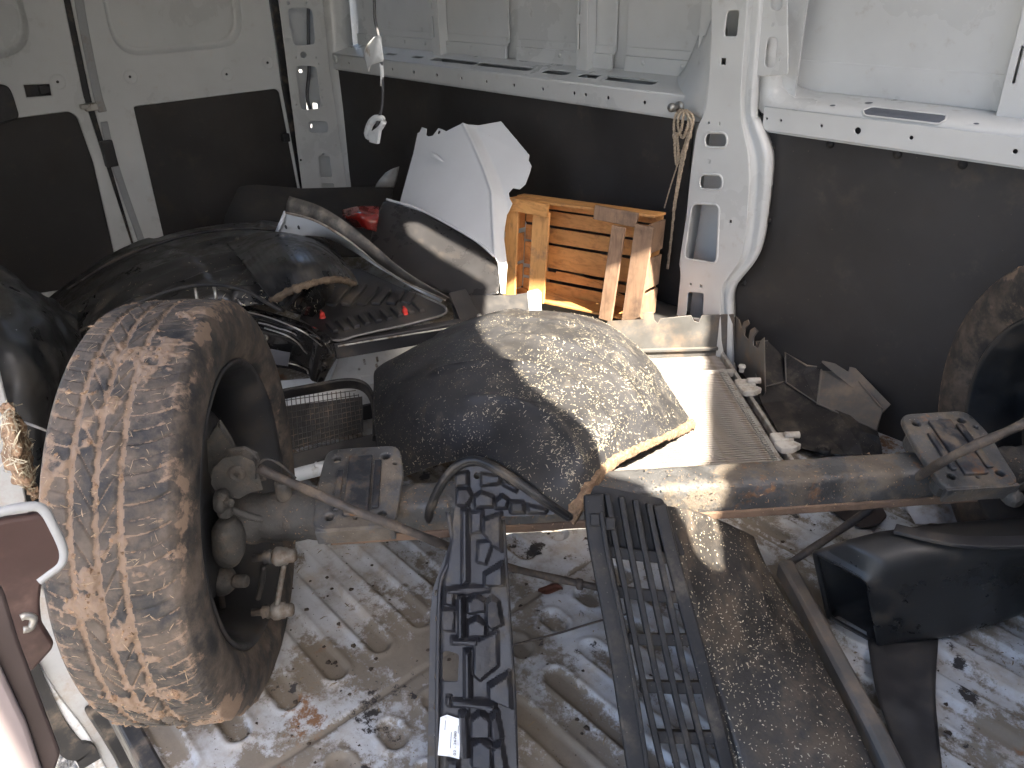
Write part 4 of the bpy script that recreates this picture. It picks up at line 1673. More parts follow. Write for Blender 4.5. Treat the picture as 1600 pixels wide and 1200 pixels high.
WING = mat('wing_paint', (.62, .63, .64), .15, var=.03, vscale=4, coat=.7, specks=((.25, .18, .12), .05, 60))
sheet('wing_skin', [fpl.p(*Z6(*q)) for q in o6], fpl, WING, fen, .0055, .0022, fbend, holes=[circ(*fpl.p(*Z6(986, 86)), .007, 8), circ(*fpl.p(*Z6(843, 498)), .004, 8)])
mb = MB()
arc = [fpl.up(*Z6(*q), .002) for q in ((712, 458), (880, 510), (1050, 596), (1200, 686), (1296, 768))]
mb.tube(curve(arc, 40), .0045, 8)
mb.build('arch_return', WING, fen, smooth=True)
mb = MB()
mb.grid(patch([[fpl.up(*Z6(x, y), h) for x, y, h in r] for r in (((940, 195, 0), (965, 205, .004), (985, 215, 0)), ((945, 222, 0), (985, 232, .007), (1018, 250, 0)), ((955, 236, 0), (985, 246, .003), (1020, 256, 0)))], 10, 10) + fpl.n * -.001)
mb.build('emblem_dent', WING, fen, smooth=True)
# black arch shield under the wing's arch edge
sh6 = [(690, 470), (730, 462), (880, 512), (1050, 602), (1200, 692), (1318, 800), (1318, 965), (1180, 990), (1090, 965), (860, 880), (700, 800), (600, 770), (600, 700), (650, 560)]
spl = Plane(fpl.up(604, 311, -.012), fpl.up(790, 420, -.012), W(700, 470, y=1.38))
mSH = thing('splash_shield', 'smooth black plastic splash shield below the arch edge of the white wing', 'shield', tuple(W(690, 450, z=.1)))


def sbend(co):
    co = co.copy()
    co[:, 2] += -1.2 * (co[:, 1] + .05) ** 2
    return co


sheet('shield_skin', [spl.p(*Z6(*q)) for q in sh6], spl, mat('shield_plastic', (.030, .029, .030), .3, var=.15, dirt=((.06, .05, .042), .12, 14, .15)), mSH, .014, .003, sbend)
# second white panel behind the crate's left posts
wpl = Plane(W(785, 455, y=1.80), W(850, 455, y=1.86), W(800, 300, y=1.95))
wp = thing('white_body_panel', 'pointed white body panel seen between the left posts of the crate', 'body panel', tuple(W(815, 460, y=1.82)))
plate('panel_skin', rpoly(wpl.ps([(780, 470), (790, 330), (800, 318), (812, 330), (835, 372), (856, 420), (862, 470)]), .01), [], wpl.m, .003, WING, wp, bevel=.001)

# ------------------------------------------------------------------ wheel-arch liner in the middle, sprinkled with straw
lt = thing('wheel_arch_liner', 'big domed black wheel arch liner sprinkled with straw, half lit by the sun', 'liner', tuple(W(830, 700, z=.0)))
rows = [
    [(612, 752, .17), (650, 738, .235), (700, 722, .30), (755, 714, .36), (805, 738, .405), (850, 772, .40), (893, 808, .36)],
    [(592, 712, .21), (640, 680, .31), (705, 660, .385), (780, 652, .42), (850, 676, .44), (892, 722, .435), (918, 768, .385)],
    [(584, 655, .24), (640, 622, .355), (715, 600, .430), (800, 595, .458), (885, 618, .457), (935, 672, .435), (960, 722, .375)],
    [(584, 605, .25), (645, 575, .36), (725, 555, .434), (815, 548, .462), (905, 568, .450), (975, 626, .41), (1012, 692, .325)],
    [(590, 575, .25), (660, 540, .35), (740, 518, .43), (830, 514, .450), (920, 530, .45), (1000, 582, .375), (1066, 670, .235)],
    [(640, 548, .25), (700, 518, .335), (765, 497, .40), (850, 492, .435), (935, 506, .41), (1010, 560, .34), (1083, 660, .20)],
    [(690, 530, .20), (740, 505, .29), (790, 489, .36), (860, 486, .395), (940, 502, .36), (1015, 560, .28), (1086, 662, .15)]]
C = np.array([[W(a, b, z=z) for a, b, z in r] for r in rows])
C[0, 5], C[0, 6] = AXP(850, 772, .060), AXP(893, 808, .075)
C[1, 6] = AXP(918, 768, .055)
F = patch(C, 90, 110)
N = flip_up(F)
u = np.linspace(0, 1, 90)[:, None]
v = np.linspace(0, 1, 110)[None, :]
rib = np.zeros((90, 110))
for uc, v0, v1, hgt in ((.40, .22, .92, .007), (.58, .42, .96, .006), (.23, .35, .95, .005), (.74, .3, .9, .004)):
    rib += 1.7 * hgt * np.exp(-((u - uc - .03 * np.sin(v * 5)) / .014) ** 2) * sstep(v0, v0 + .05, v) * sstep(v1, v1 - .05, v)
rib += .010 * sstep(.70, .74, u) * sstep(.16, .2, v) * sstep(.42, .38, v)
rib -= .004 * sstep(.86, .90, v) * sstep(.1, .2, u)
F = F + N * rib[..., None] + N * (.004 * (fbm(F, 9, 3, 81) - .5))[..., None]
N = flip_up(F)
mb = MB()
mb.grid(F)
lo = mb.build('liner_shell', LINERM, lt, smooth=True, solid=.004)
stuff(bits(F, N, 4200, .002, .012, .0005, .0014, .0006, mask=lambda i, j: (.18 + .82 * sstep(.25, .9, j) * sstep(.05, .3, i)) * sstep(.30, .62, vnoise(np.array([[i * 8, j * 9, .5]]), 3)[0] * .6 + vnoise(np.array([[i * 23, j * 25, .5]]), 4)[0] * .4) * (.25 if j > .9 else 1)).build('straw_bits', STRAW, lt))
# caked mud along the lower lip
e = np.concatenate([F[:, -1][::1]])
mb = MB()
ed = curve(F[::6, -1], 60)
Pm = []
for i, p in enumerate(ed):
    ww = .005 + .011 * vnoise(np.array([[i * .31, 3.3, 1.7]]))[0]
    nn = N[min(i * 90 // 60, 89), -1]
    inn = unit(F[min(i * 90 // 60, 89), -4] - p)
    Pm.append([p + inn * ww * 1.3 + nn * .001, p + inn * ww * .6 + nn * (.002 + .007 * vnoise(np.array([[i * .43, 9.3, 4.7]]))[0]), p - inn * .004 + nn * .004, p - inn * .006 - V(0, 0, .012 + .008 * vnoise(np.array([[i * .5, 1.1, 7.7]]))[0]), p + inn * .002 - V(0, 0, .012)])
Pm = np.array([curve(r, 9) for r in Pm])
Pm = curve(Pm.reshape(60, -1), 240).reshape(240, 9, 3) if False else np.array([curve(Pm[:, j], 240) for j in range(9)]).transpose(1, 0, 2)
Pm = Pm + .007 * (np.stack([fbm(Pm, 70, 3, 141), fbm(Pm, 70, 3, 151), fbm(Pm, 70, 3, 161)], -1) - .5)
mb.grid(Pm)
mb.build('mud_crust', CLAY, lt, smooth=True)

# rubber weatherstrip looped over the tray
ss = thing('weatherstrip', 'black rubber weatherstrip looped over the tray with a small white tag', 'weatherstrip', tuple(W(700, 850, z=.1)))
pts = [W(a, b, z=z) for a, b, z in ((680, 845, .27), (670, 812, .33), (676, 785, .40), (693, 752, .46), (715, 728, .495), (745, 720, .51), (785, 738, .505), (830, 768, .475), (862, 790, .445), (889, 808, .40))]
c = curve(pts, 70)
mb = MB()
mb.tube(c, .0085, 10)
st = mb.build('strip_bulb', SEAL, ss, smooth=True)
mb = MB()
mb.tube(c + V(.006, -.006, .007), .0045, 8)
mb.build('strip_lip', SEAL, ss, smooth=True)
tpl = Plane(W(672, 833, z=.285), W(686, 828, z=.285), W(676, 850, z=.255))
plate('paper_tag', tpl.ps([(673, 830), (683, 822), (688, 846), (676, 850)]), [], tpl.m, .002, PAPER, ss, bevel=.0004)

# ------------------------------------------------------------------ long black under-tray leaning on the axle
def Z5(x, y):
    return (560 + x / 4, 700 + y / 4)


def Z6b(x, y):
    return (560 + x / 4, 900 + y / 4)


uy = thing('undertray', 'long ribbed black plastic undertray with a white paper label, leaning on the axle', 'undertray', tuple(W(740, 1150, z=0)))
tp = Plane(W(740, 1215, z=.045), W(810, 1215, z=.045), W(748, 735, z=.475))
out = tp.ps([(711, 740), (724, 729), (772, 728), (800, 740), (840, 768), (868, 790), (866, 803), (822, 806), (784, 806), (788, 870), (794, 950), (802, 1080), (809, 1225), (667, 1225), (670, 1080), (672, 960), (677, 918), (704, 845), (712, 790)])
hl = [rpoly(tp.ps([(a - 3, b + 4), (a - 1.5, b - 5), (a + 3, b - 6), (a + 2, b + 4)]), .002) for a, b in ((681, 927), (682, 967), (684, 1009), (681, 1057), (680, 1104), (681, 1148))]
hl += [rpoly(tp.ps([Z6b(*q) for q in ((520, 470), (560, 458), (632, 480), (628, 560), (625, 650), (518, 645))]), .004), circ(*tp.p(746, 743), .006, 10)]
blocks5 = [([(650, 385), (692, 372), (692, 830), (650, 840)], .016), ([(705, 400), (780, 385), (770, 520), (705, 530)], .008), ([(790, 440), (896, 402), (900, 640), (840, 600), (785, 520)], .018),
           ([(750, 580), (850, 570), (800, 720), (745, 705)], .010), ([(790, 775), (908, 705), (912, 845), (790, 850)], .020), ([(560, 870), (690, 850), (820, 860), (820, 890), (700, 905), (560, 900)], .012),
           ([(600, 160), (690, 150), (690, 230), (605, 240)], .010), ([(770, 160), (900, 170), (880, 220), (770, 235)], .010), ([(620, 250), (690, 245), (720, 300), (680, 360), (615, 350)], .014),
           ([(730, 300), (770, 270), (850, 300), (850, 360), (735, 370)], .016), ([(860, 330), (900, 290), (940, 320), (930, 370), (860, 375)], .014), ([(950, 330), (1035, 335), (1035, 400), (955, 400)], .010),
           ([(1060, 350), (1180, 380), (1170, 405), (1060, 402)], .008), ([(905, 200), (1000, 240), (985, 270), (905, 230)], .007)]
blocks6 = [([(690, 140), (742, 105), (800, 145), (800, 210), (690, 220)], .016), ([(690, 275), (745, 245), (800, 290), (800, 360), (690, 365)], .016), ([(626, 105), (664, 110), (668, 370), (630, 372)], .020),
           ([(520, 190), (615, 200), (608, 335), (525, 325)], .010), ([(590, 372), (752, 378), (750, 420), (590, 412)], .016), ([(668, 450), (705, 450), (710, 742), (668, 742)], .018),
           ([(725, 395), (872, 335), (880, 545), (765, 640), (722, 600)], .010), ([(815, 665), (945, 585), (962, 810), (850, 760), (822, 745)], .018), ([(585, 752), (862, 765), (860, 808), (588, 796)], .018),
           ([(640, 835), (690, 818), (702, 1108), (648, 1108)], .022), ([(706, 870), (766, 826), (832, 872), (832, 980), (706, 985)], .017), ([(712, 1025), (766, 992), (836, 1032), (842, 1165), (716, 1168)], .017),
           ([(830, 860), (872, 820), (905, 990), (868, 1000), (838, 990)], .018), ([(838, 1040), (900, 1010), (930, 1190), (850, 1190)], .018), ([(545, 80), (610, 100), (600, 170), (550, 165)], .012),
           ([(805, 150), (840, 120), (880, 150), (905, 290), (840, 320), (808, 290)], .014), ([(560, 740), (580, 735), (580, 800), (558, 790)], .012), ([(560, 1130), (630, 1125), (630, 1240), (560, 1240)], .012)]
def sdist(p, poly):
    """signed distance to a polygon, positive inside"""
    poly = np.asarray(poly)
    d = np.full(len(p), 1e9)
    n = len(poly)
    for i in range(n):
        a, b = poly[i], poly[(i + 1) % n]
        ab = b - a
        t = np.clip(((p - a) @ ab) / (ab @ ab + 1e-12), 0, 1)
        d = np.minimum(d, np.linalg.norm(p - a - t[:, None] * ab, axis=1))
    return np.where(inpoly(p, [tuple(q) for q in poly]), d, -d)


TBL = [(np.array(tp.ps([Zf(*k) for k in q])), hgt) for Zf, bl in ((Z5, blocks5), (Z6b, blocks6)) for q, hgt in bl]


def tray_h(co):
    co = co.copy()
    p = co[:, :2]
    z = np.zeros(len(p))
    for i, (q, hgt) in enumerate(TBL):
        d = sdist(p, q)
        tilt = 1 + .35 * np.sin(i * 2.1) * (p[:, 0] - q[:, 0].mean()) / .02
        z = np.maximum(z, hgt * 1.15 * np.clip(tilt, .5, 1.4) * np.clip((d + .003) / .006, 0, 1))
    # longitudinal fold: the left flange lies lower than the ribbed field, the right hem turns down
    xr = np.interp(p[:, 1], *zip(*sorted((tp.p(b_, c_)[1], tp.p(b_, c_)[0]) for b_, c_ in ((704, 845), (694, 905), (690, 960), (690, 1080), (690, 1225), (712, 735)))))
    z = z + .010 * sstep(-.004, .006, p[:, 0] - xr)
    z = z + .0016 * (fbm(np.column_stack([p, 0 * p[:, 0]]), 60, 3, 131) - .5)
    co[:, 2] += z
    return co


ub = sheet('tray_sheet', out, tp, TRAYM, uy, .0027, .003, tray_h, holes=hl, smooth=False)
for pts in ([(700, 800), (708, 860), (690, 905), (686, 960), (684, 1080), (684, 1215)], [(786, 812), (790, 880), (795, 960), (803, 1085), (807, 1215)]):
    mb = MB()
    mb.tube(curve([tp.up(a, b, .003) for a, b in pts], 30), .004, 8)
    mb.build('tray_hem', TRAYM, uy, smooth=True)
# paper label with its printed number
lab = tp.ps([(690, 1116), (700, 1112), (722, 1119), (719, 1180), (704, 1176), (686, 1174)])


def lbend(co):
    co = co.copy()
    co[:, 2] += .0165 + .001 * np.sin(co[:, 0] * 160)
    return co


lb = plate('paper_label', lab, [], tp.m, .0008, PAPER, uy, bevel=.0001, bend=lbend)


def text(name, s, px0, px1, h, mt, par, pl, lift):
    """printed characters: baseline from px0 to px1 on the plane pl"""
    tc = bpy.data.curves.new(name, 'FONT')
    tc.body = s
    tc.size = 1.0
    to = bpy.data.objects.new('tmp', tc)
    COL.objects.link(to)
    dg = bpy.context.evaluated_depsgraph_get()
    me = bpy.data.meshes.new_from_object(to.evaluated_get(dg))
    bpy.data.objects.remove(to)
    n = len(me.vertices)
    co = np.zeros(n * 3)
    me.vertices.foreach_get('co', co)
    co = co.reshape(-1, 3)
    a, b = pl.up(*px0, lift), pl.up(*px1, lift)
    d = unit(b - a)
    L = np.linalg.norm(b - a)
    vv = np.cross(pl.n, d)
    co[:, 0] *= L / max(co[:, 0].max(), 1e-6)
    co[:, 1] *= h / .7
    co = a + co[:, :1] * d + co[:, 1:2] * vv
    me.vertices.foreach_set('co', co.ravel())
    me.materials.clear()
    me.update()
    return link(name, me, mt, par)


text('printed_number', '02 - 26780', (713.8, 1174), (715, 1137), .0042, INK, lb, tp, .0185)
for k, (a, b, c, d) in enumerate(((705.5, 1163, 707, 1138), (717.5, 1140, 717.8, 1128), (697, 1135, 698, 1120))):
    mb = MB()
    mb.strip([tp.up(a, b, .0182), tp.up(c, d, .0182)], tp.u, .0008, .0003)
    mb.build('printed_line', INK, lb)

# ------------------------------------------------------------------ bumper grille and its solid side
bg_ = thing('bumper_grille', 'dirty black bumper grille with long slats lying on the floor beside the undertray', 'grille', tuple(W(1080, 1000, z=0)))
gp = Plane(W(1005, 1215, z=.05), W(1120, 1215, z=.05), W(935, 770, z=.425))


def gbar(name, pts, wd, th, mt, h=0., par=bg_, bevel=.002):
    mb = MB()
    c = curve([gp.up(a, b, h) for a, b in pts], 16)
    d = unit(c[-1] - c[0])
    mb.strip(c, np.cross(gp.n, d), wd, th)
    return mb.build(name, mt, par, bevel=bevel)


gbar('side_bar', [(927, 772), (932, 830), (945, 900), (968, 1020), (998, 1215)], .036, .020, BLACK_D, .004, bevel=.005)
gbar('side_bar_lip', [(938, 800), (947, 860), (962, 930), (985, 1040), (1012, 1215)], .008, .022, BLACK_D, .012)
for p0, p1, p2 in (((948, 772), (972, 900), (1038, 1215)), ((970, 776), (993, 900), (1062, 1215)), ((992, 781), (1015, 900), (1086, 1215)), ((1013, 786), (1037, 900), (1109, 1215))):
    gbar('slat', [p0, ((p0[0] + p1[0]) / 2 - 1, (p0[1] + p1[1]) / 2), p1, ((p1[0] + p2[0]) / 2 - 2, (p1[1] + p2[1]) / 2), p2], .0098, .024, BLACK_D, .002)
gbar('inner_bar', [(1030, 788), (1042, 840), (1058, 900), (1080, 980), (1104, 1070), (1140, 1215)], .024, .016, BLACK_D, .002, bevel=.004)
for a, b in (((950, 862), (1050, 872)), ((962, 924), (1066, 934)), ((980, 997), (1084, 1000)), ((1000, 1072), (1105, 1074)), ((1022, 1150), (1126, 1152))):
    gbar('cross_bar', [a, ((a[0] + b[0]) / 2, (a[1] + b[1]) / 2 + 1), b], .020, .018, BLACK_D, -.003)
# closed upper field between the slats
plate('upper_field', rpoly(gp.ps([(922, 776), (930, 758), (1036, 780), (1072, 868), (945, 862)]), .006), [], gp.m, .004, BLACK_D, bg_, bevel=.001, bend=lambda co: co - V(0, 0, .010))
for px, py in ((929, 812), (952, 818)):
    mb = MB()
    c = gp.up(px, py, .014)
    mb.box(gp.p(px, py) + (.013,), (.018, .022, .014), gp.m)
    mb.build('clip_tab', BLACK_D, bg_, bevel=.003)
# solid, curved, gritty side
rows = [[(1030, 788), (1040, 840), (1055, 900), (1076, 980), (1100, 1070), (1136, 1215)],
        [(1052, 792), (1066, 840), (1084, 900), (1106, 980), (1132, 1070), (1170, 1215)],
        [(1100, 803), (1116, 850), (1136, 905), (1160, 980), (1190, 1070), (1230, 1215)],
        [(1145, 822), (1162, 862), (1184, 915), (1212, 985), (1250, 1070), (1302, 1215)],
        [(1178, 838), (1192, 872), (1216, 918), (1256, 985), (1304, 1070), (1376, 1215)]]
zr = [.20, .17, .14, .11, .09, .07]
P = []
for r_, r in enumerate(rows):
    f = r_ / 4
    row = []
    for k, (a, b) in enumerate(r):
        zl = gp.up(*rows[0][k], -.006)[2]
        row.append(W(a, b, z=zl * (1 - f) + zr[k] * f + (.012 if r_ in (1, 2, 3) else 0)))
    P.append(row)
F = patch(P, 60, 90)
N = flip_up(F)
F = F + N * (.003 * (fbm(F, 18, 3, 91) - .5) - .006 * np.exp(-((np.linspace(0, 1, 60)[:, None] - .16) / .03) ** 2))[..., None]
mb = MB()
mb.grid(F)
mb.build('solid_side', mat('gritty_plastic', (.016, .0155, .016), .5, var=.3, dirt=((.12, .092, .066), .36, 10, .14), dust=((.10, .08, .06), .2), specks=((.42, .35, .25), .13, 120), bump=(.5, 150, .002)),
         bg_, smooth=True, solid=.004)
stuff(bits(F, flip_up(F), 1300, .002, .007, .0007, .0018, .0005, mask=lambda i, j: .3 + .7 * sstep(.3, .55, j)).build('straw_bits', STRAW, bg_))
for h_, wd in ((.0, .030),):
    c = curve([W(a, b, z=z) for a, b, z in ((1228, 878, .085), (1262, 940, .083), (1310, 1030, .08), (1362, 1125, .08), (1412, 1225, .08))], 30)
    mb = MB()
    d = unit(c[-1] - c[0])
    sd = unit(np.cross(d, V(0, 0, 1)))
    prof_ = [(-.020, -.030), (-.019, -.004), (-.012, .004), (.010, .006), (.016, -.001), (.017, -.035)]
    mb.grid(np.array([[p + sd * a + V(0, 0, b) for a, b in prof_] for p in c]))
    mb.build('edge_rail', GREYBAR, bg_, smooth=False, solid=.003, bevel=.002)

# ------------------------------------------------------------------ air duct box on the right
du = thing('air_duct', 'black plastic air duct box with an open mouth at the right edge', 'duct', tuple(W(1500, 960, z=0)))
secs = [[(1376, 1010, .012), (1357, 907, .188), (1273, 861, .188), (1296, 966, .012)],
        [(1384, 1010, .013), (1366, 900, .200), (1284, 855, .200), (1306, 958, .012)],
        [(1412, 1008, .014), (1388, 878, .235), (1312, 842, .235), (1338, 946, .012)],
        [(1480, 1002, .015), (1440, 864, .252), (1368, 828, .252), (1410, 928, .012)],
        [(1560, 978, .018), (1530, 858, .258), (1460, 816, .258), (1500, 910, .012)],
        [(1680, 930, .03), (1670, 850, .258), (1600, 806, .258), (1640, 880, .02)]]
S4 = np.array([[W(a, b, z=z) for a, b, z in s] for s in secs])


def loop(c4, r=.030, seg=6):
    out = []
    for i in range(4):
        p0, p, p1 = c4[i - 1], c4[i], c4[(i + 1) % 4]
        a, b = p0 - p, p1 - p
        la, lb_ = np.linalg.norm(a), np.linalg.norm(b)
        A, B = p + a / la * min(r, la * .4), p + b / lb_ * min(r, lb_ * .4)
        for k in range(seg + 1):
            t = k / seg
            out.append((1 - t) ** 2 * A + 2 * t * (1 - t) * p + t * t * B)
    return np.array(out)


L = np.array([loop(s, .012 if i == 0 else .022 if i == 1 else .036) for i, s in enumerate(S4)])
tt = np.linspace(0, len(L) - 1, 36)
L2 = np.array([L[min(int(t), len(L) - 2)] * (1 - (t - min(int(t), len(L) - 2))) + L[min(int(t), len(L) - 2) + 1] * (t - min(int(t), len(L) - 2)) for t in tt])
L2 = np.concatenate([L2, L2[:, :1]], 1)
mb = MB()
mb.grid(L2)
DUCT = mat('duct_plastic', (.017, .018, .019), .33, var=.15, dirt=((.08, .064, .048), .14, 14, .14), dust=((.10, .08, .06), .2), specks=((.3, .26, .2), .03, 30), bump=(.06, 120, .001))
mb.build('duct_shell', DUCT, du, smooth=True, solid=.006)
mb = MB()
lp = L[0]
mb.tube(lp, .0065, 8, closed=True)
mb.build('mouth_rim', DUCT, du, smooth=True)
mb = MB()
sm = L2[5:, 6] * .52 + L2[5:, 7] * .48
mb.tube(curve(sm, 40), .0028, 6)
mb.build('mould_seam', DUCT, du, smooth=True)
mb = MB()
mb.tube(L2[27, 6:-3], .0030, 6)
mb.build('mould_seam', DUCT, du, smooth=True)
mb = MB()
q = curve([W(a, b, z=z) for a, b, z in ((1398, 826, .266), (1450, 838, .270), (1520, 848, .272), (1640, 846, .272))], 14)
mb.strip(q, V(.5, .8, 0), .03, .008)
mb.build('top_blade', BLACK, du, bevel=.002)
fl_ = thing('black_flap', 'flat black plastic flap sticking out from under the air duct', 'flap', tuple(W(1420, 1120, z=0)))
mb = MB()
C = [[W(a, b, z=z) for a, b, z in r] for r in (((1350, 960, .008), (1400, 960, .008), (1470, 950, .008)), ((1368, 1075, .03), (1410, 1080, .035), (1462, 1070, .03)), ((1388, 1140, .022), (1425, 1145, .03), (1466, 1140, .025)), ((1405, 1225, .015), (1440, 1225, .028), (1475, 1225, .018)))]
mb.grid(patch(C, 16, 12))
mb.build('flap_sheet', BLACK, fl_, smooth=True, solid=.004)

# ------------------------------------------------------------------ heap of black plastic parts in the rear left corner
bc = thing('bumper_cover', 'large muddy black bumper cover heaped behind the left wheel', 'bumper', tuple(W(300, 480, z=0)))
rows = [
    [(60, 478, .20), (110, 440, .30), (190, 388, .40), (290, 354, .44), (380, 343, .45), (450, 350, .42), (500, 366, .34)],
    [(70, 500, .26), (125, 462, .38), (205, 415, .47), (310, 378, .50), (400, 368, .50), (470, 378, .45), (530, 396, .34)],
    [(85, 535, .26), (140, 498, .40), (225, 452, .50), (325, 412, .53), (410, 402, .52), (480, 418, .46), (545, 436, .34)],
    [(95, 580, .22), (150, 540, .36), (240, 498, .47), (335, 450, .52), (415, 440, .51), (480, 460, .44), (540, 470, .32)],
    [(105, 640, .12), (160, 600, .26), (255, 548, .38), (345, 490, .46), (420, 476, .46), (470, 492, .40), (520, 500, .28)]]
C = np.array([[W(a, b, z=z) for a, b, z in r] for r in rows])
F = patch(C, 70, 100)
N = flip_up(F)
uu = np.linspace(0, 1, 70)[:, None]
vv = np.linspace(0, 1, 100)[None, :]
F = F + N * (-.022 * sstep(.46, .50, uu) * sstep(.30, .36, vv) * sstep(.66, .60, vv) * sstep(.78, .74, uu) + .014 * np.exp(-((uu - .34 - .15 * vv) / .02) ** 2)
             - .02 * sstep(.55, .60, uu) * sstep(.10, .14, vv) * sstep(.28, .24, vv) + .012 * np.exp(-((uu - .62 + .2 * vv) / .018) ** 2) - .012 * np.exp(-((uu - .18 - .06 * np.sin(vv * 6)) / .02) ** 2) + .012 * sstep(.70, .73, vv + .2 * uu) - .012 * sstep(.40, .42, vv - .15 * uu) + .006 * (fbm(F, 12, 3, 101) - .5))[..., None]
mb = MB()
mb.grid(F)
COVER = mat('cover_plastic', (.015, .015, .016), .30, var=.3, dirt=((.065, .054, .04), .28, 9, .12), dust=((.06, .05, .038), .14), specks=((.3, .25, .17), .05, 70), bump=(.15, 150, .001))
mb.build('cover_shell', COVER, bc, smooth=True, solid=.004)
stuff(bits(F, flip_up(F), 500, .003, .018, .0008, .002, .0008).build('straw_bits', STRAW, bc))
for pts in ([(105, 452, .37), (190, 402, .455), (300, 366, .495), (400, 357, .50), (470, 368, .45)], [(200, 478, .51), (290, 448, .545), (370, 450, .545), (440, 486, .48)], [(120, 520, .36), (170, 492, .45), (235, 476, .51)]):
    mb = MB()
    mb.tube(curve([W(a, b, z=z + .006) for a, b, z in pts], 40), .005, 8)
    mb.build('edge_lip', BLACK_D, bc, smooth=True)
for px in (305, 335):
    mb = MB()
    mb.tube([W(px + 3, 468, z=.52), W(px - 1, 446, z=.55)], .004, 8)
    mb.build('chrome_pin', BRIGHT, bc, smooth=True)

# curved mudguard lying on the cover, its rim caked with mud
mg = thing('mudguard', 'curved black mudguard with a mud-caked rim lying on the bumper cover', 'mudguard', tuple(W(470, 470, z=.3)))
rows = [[(352, 378, .50), (420, 362, .54), (485, 372, .52), (530, 398, .44)],
        [(372, 402, .53), (435, 384, .58), (500, 392, .56), (545, 418, .46)],
        [(396, 434, .54), (455, 412, .59), (515, 414, .56), (556, 434, .46)],
        [(425, 470, .50), (472, 448, .55), (525, 436, .53), (562, 446, .45)]]
F = patch([[W(a, b, z=z) for a, b, z in r] for r in rows], 30, 50)
N = flip_up(F)
F = F + N * (.0022 * np.sin(np.linspace(0, 1, 50)[None, :] * 130) * sstep(.2, .4, np.linspace(0, 1, 30)[:, None]))[..., None]
mb = MB()
mb.grid(F)
mb.build('guard_shell', COVER, mg, smooth=True, solid=.004)
mb = MB()
ed = curve(F[-1, ::5], 50)
mb.tube(ed + .003 * (rng.uniform(size=(50, 3)) - .5), [.006 + .006 * rng.uniform() for _ in range(50)], 8)
mb.build('mud_crust', mat('dark_mud', (.12, .085, .055), .95, var=.3, vscale=40, bump=(.9, 120, .005)), mg, smooth=True)
mb = MB()
mb.tube(curve([W(a, b, z=z) for a, b, z in ((425, 472, .50), (440, 484, .47), (446, 480, .47), (468, 455, .53))], 20), .006, 8)
mb.build('rim_edge', BLACK_D, mg, smooth=True)

# ribbed black load tray
rt = thing('ribbed_tray', 'black ribbed plastic tray with two red clips beneath the white wing', 'tray', tuple(W(580, 520, z=.1)))
rp_ = Plane(W(525, 532, z=.345), W(696, 489, z=.345), W(560, 425, z=.385))
out = rp_.ps([(468, 500), (520, 532), (560, 524), (640, 508), (690, 495), (697, 487), (690, 478), (630, 452), (560, 420), (500, 430)])
plate('tray_floor', rpoly(out, .01), [], rp_.m, .005, BLACK, rt, bevel=.0015)
mb = MB()
mb.tube(curve([rp_.up(a, b, .004) for a, b in ((470, 503), (521, 533), (562, 525), (640, 508), (688, 495), (697, 487), (688, 477), (640, 456))], 50), .0035, 8)
mb.build('tray_rim', mat('rim_grey', (.16, .155, .15), .4, var=.2, dirt=((.1, .08, .06), .3, 12, .1)), rt, smooth=True)
for k in range(9):
    f = k / 8
    a = (505 + f * 135, 517 - f * 33)
    mb = MB()
    mb.box((0, 0, 0), (.018, .060, .014), frame(rp_.up(a[0] + 14, a[1] - 2, .006), rp_.u, rp_.v, rp_.n))
    mb.build('rib', BLACK, rt, bevel=.003)
for k in range(6):
    f = k / 5
    a0, a1 = (516 + f * 118, 470 + f * 6), (548 + f * 96, 436 + f * 24)
    mb = MB()
    mb.strip([rp_.up(a0[0], a0[1] + 10 - 8 * f, .007), rp_.up(a1[0], a1[1] + 8 - 6 * f, .007)], rp_.u, .030, .012)
    mb.build('rib', BLACK, rt, bevel=.004)
for px, py in ((504, 498), (633, 492)):
    c = rp_.up(px, py, .012)
    mb = MB()
    mb.lathe([(0, .011), (.005, .010), (.008, .004), (.0075, -.004), (.010, -.008)], frame(c, rp_.u, rp_.v, rp_.n), 12)
    mb.box((0, .002, .010), (.004, .014, .006), frame(c, rp_.u, rp_.v, rp_.n))
    stuff(mb.build('red_clip', REDCLIP, rt, smooth=False))
mb = MB()
q = [W(a, b, z=z) for a, b, z in ((522, 546, .31), (600, 533, .31), (722, 512, .31))]
mb.strip(curve(q, 12), V(0, 0, 1), .05, .03)
mb.build('tray_front', BLACK, rt, bevel=.004)
mb = MB()
mb.tube(curve([W(a, b, z=z) for a, b, z in ((528, 541, .338), (600, 529, .338), (720, 510, .338))], 12), .0028, 8)
mb.build('bright_trim', BRIGHT, rt, smooth=True)
for k, (a, b) in enumerate((((700, 462), (728, 455)), )):
    pass

# dark bracket between tray and crate
db = thing('door_trim', 'dark strip of door trim with a grey end cap in front of the crate', 'trim', tuple(W(770, 500, z=.1)))
dp = Plane(W(708, 520, z=.26), W(845, 498, z=.26), W(708, 462, z=.33))
plate('trim_board', rpoly(dp.ps([(706, 462), (716, 459), (728, 463), (800, 462), (826, 458), (826, 500), (730, 512), (712, 520)]), .004), [], dp.m, .006, BLACK, db, bevel=.0015)
plate('end_cap', rpoly(dp.ps([(824, 457), (840, 453), (845, 458), (845, 492), (828, 497)]), .004), [], dp.m, .010, GREYTRIM, db, bevel=.002)
plate('side_arm', rpoly(dp.ps([(702, 464), (726, 458), (748, 496), (752, 524), (726, 524)]), .004), [], dp.m, .014, BLACK, db, bevel=.003, bend=lambda co: co + V(0, 0, .012))
c = dp.up(748, 500, .022)
mb = MB()
mb.lathe([(0, .004), (.006, .004), (.008, 0), (.008, -.004)], frame(c, dp.u, dp.v, dp.n), 12)
mb.build('screw', BRIGHT, db, smooth=True)

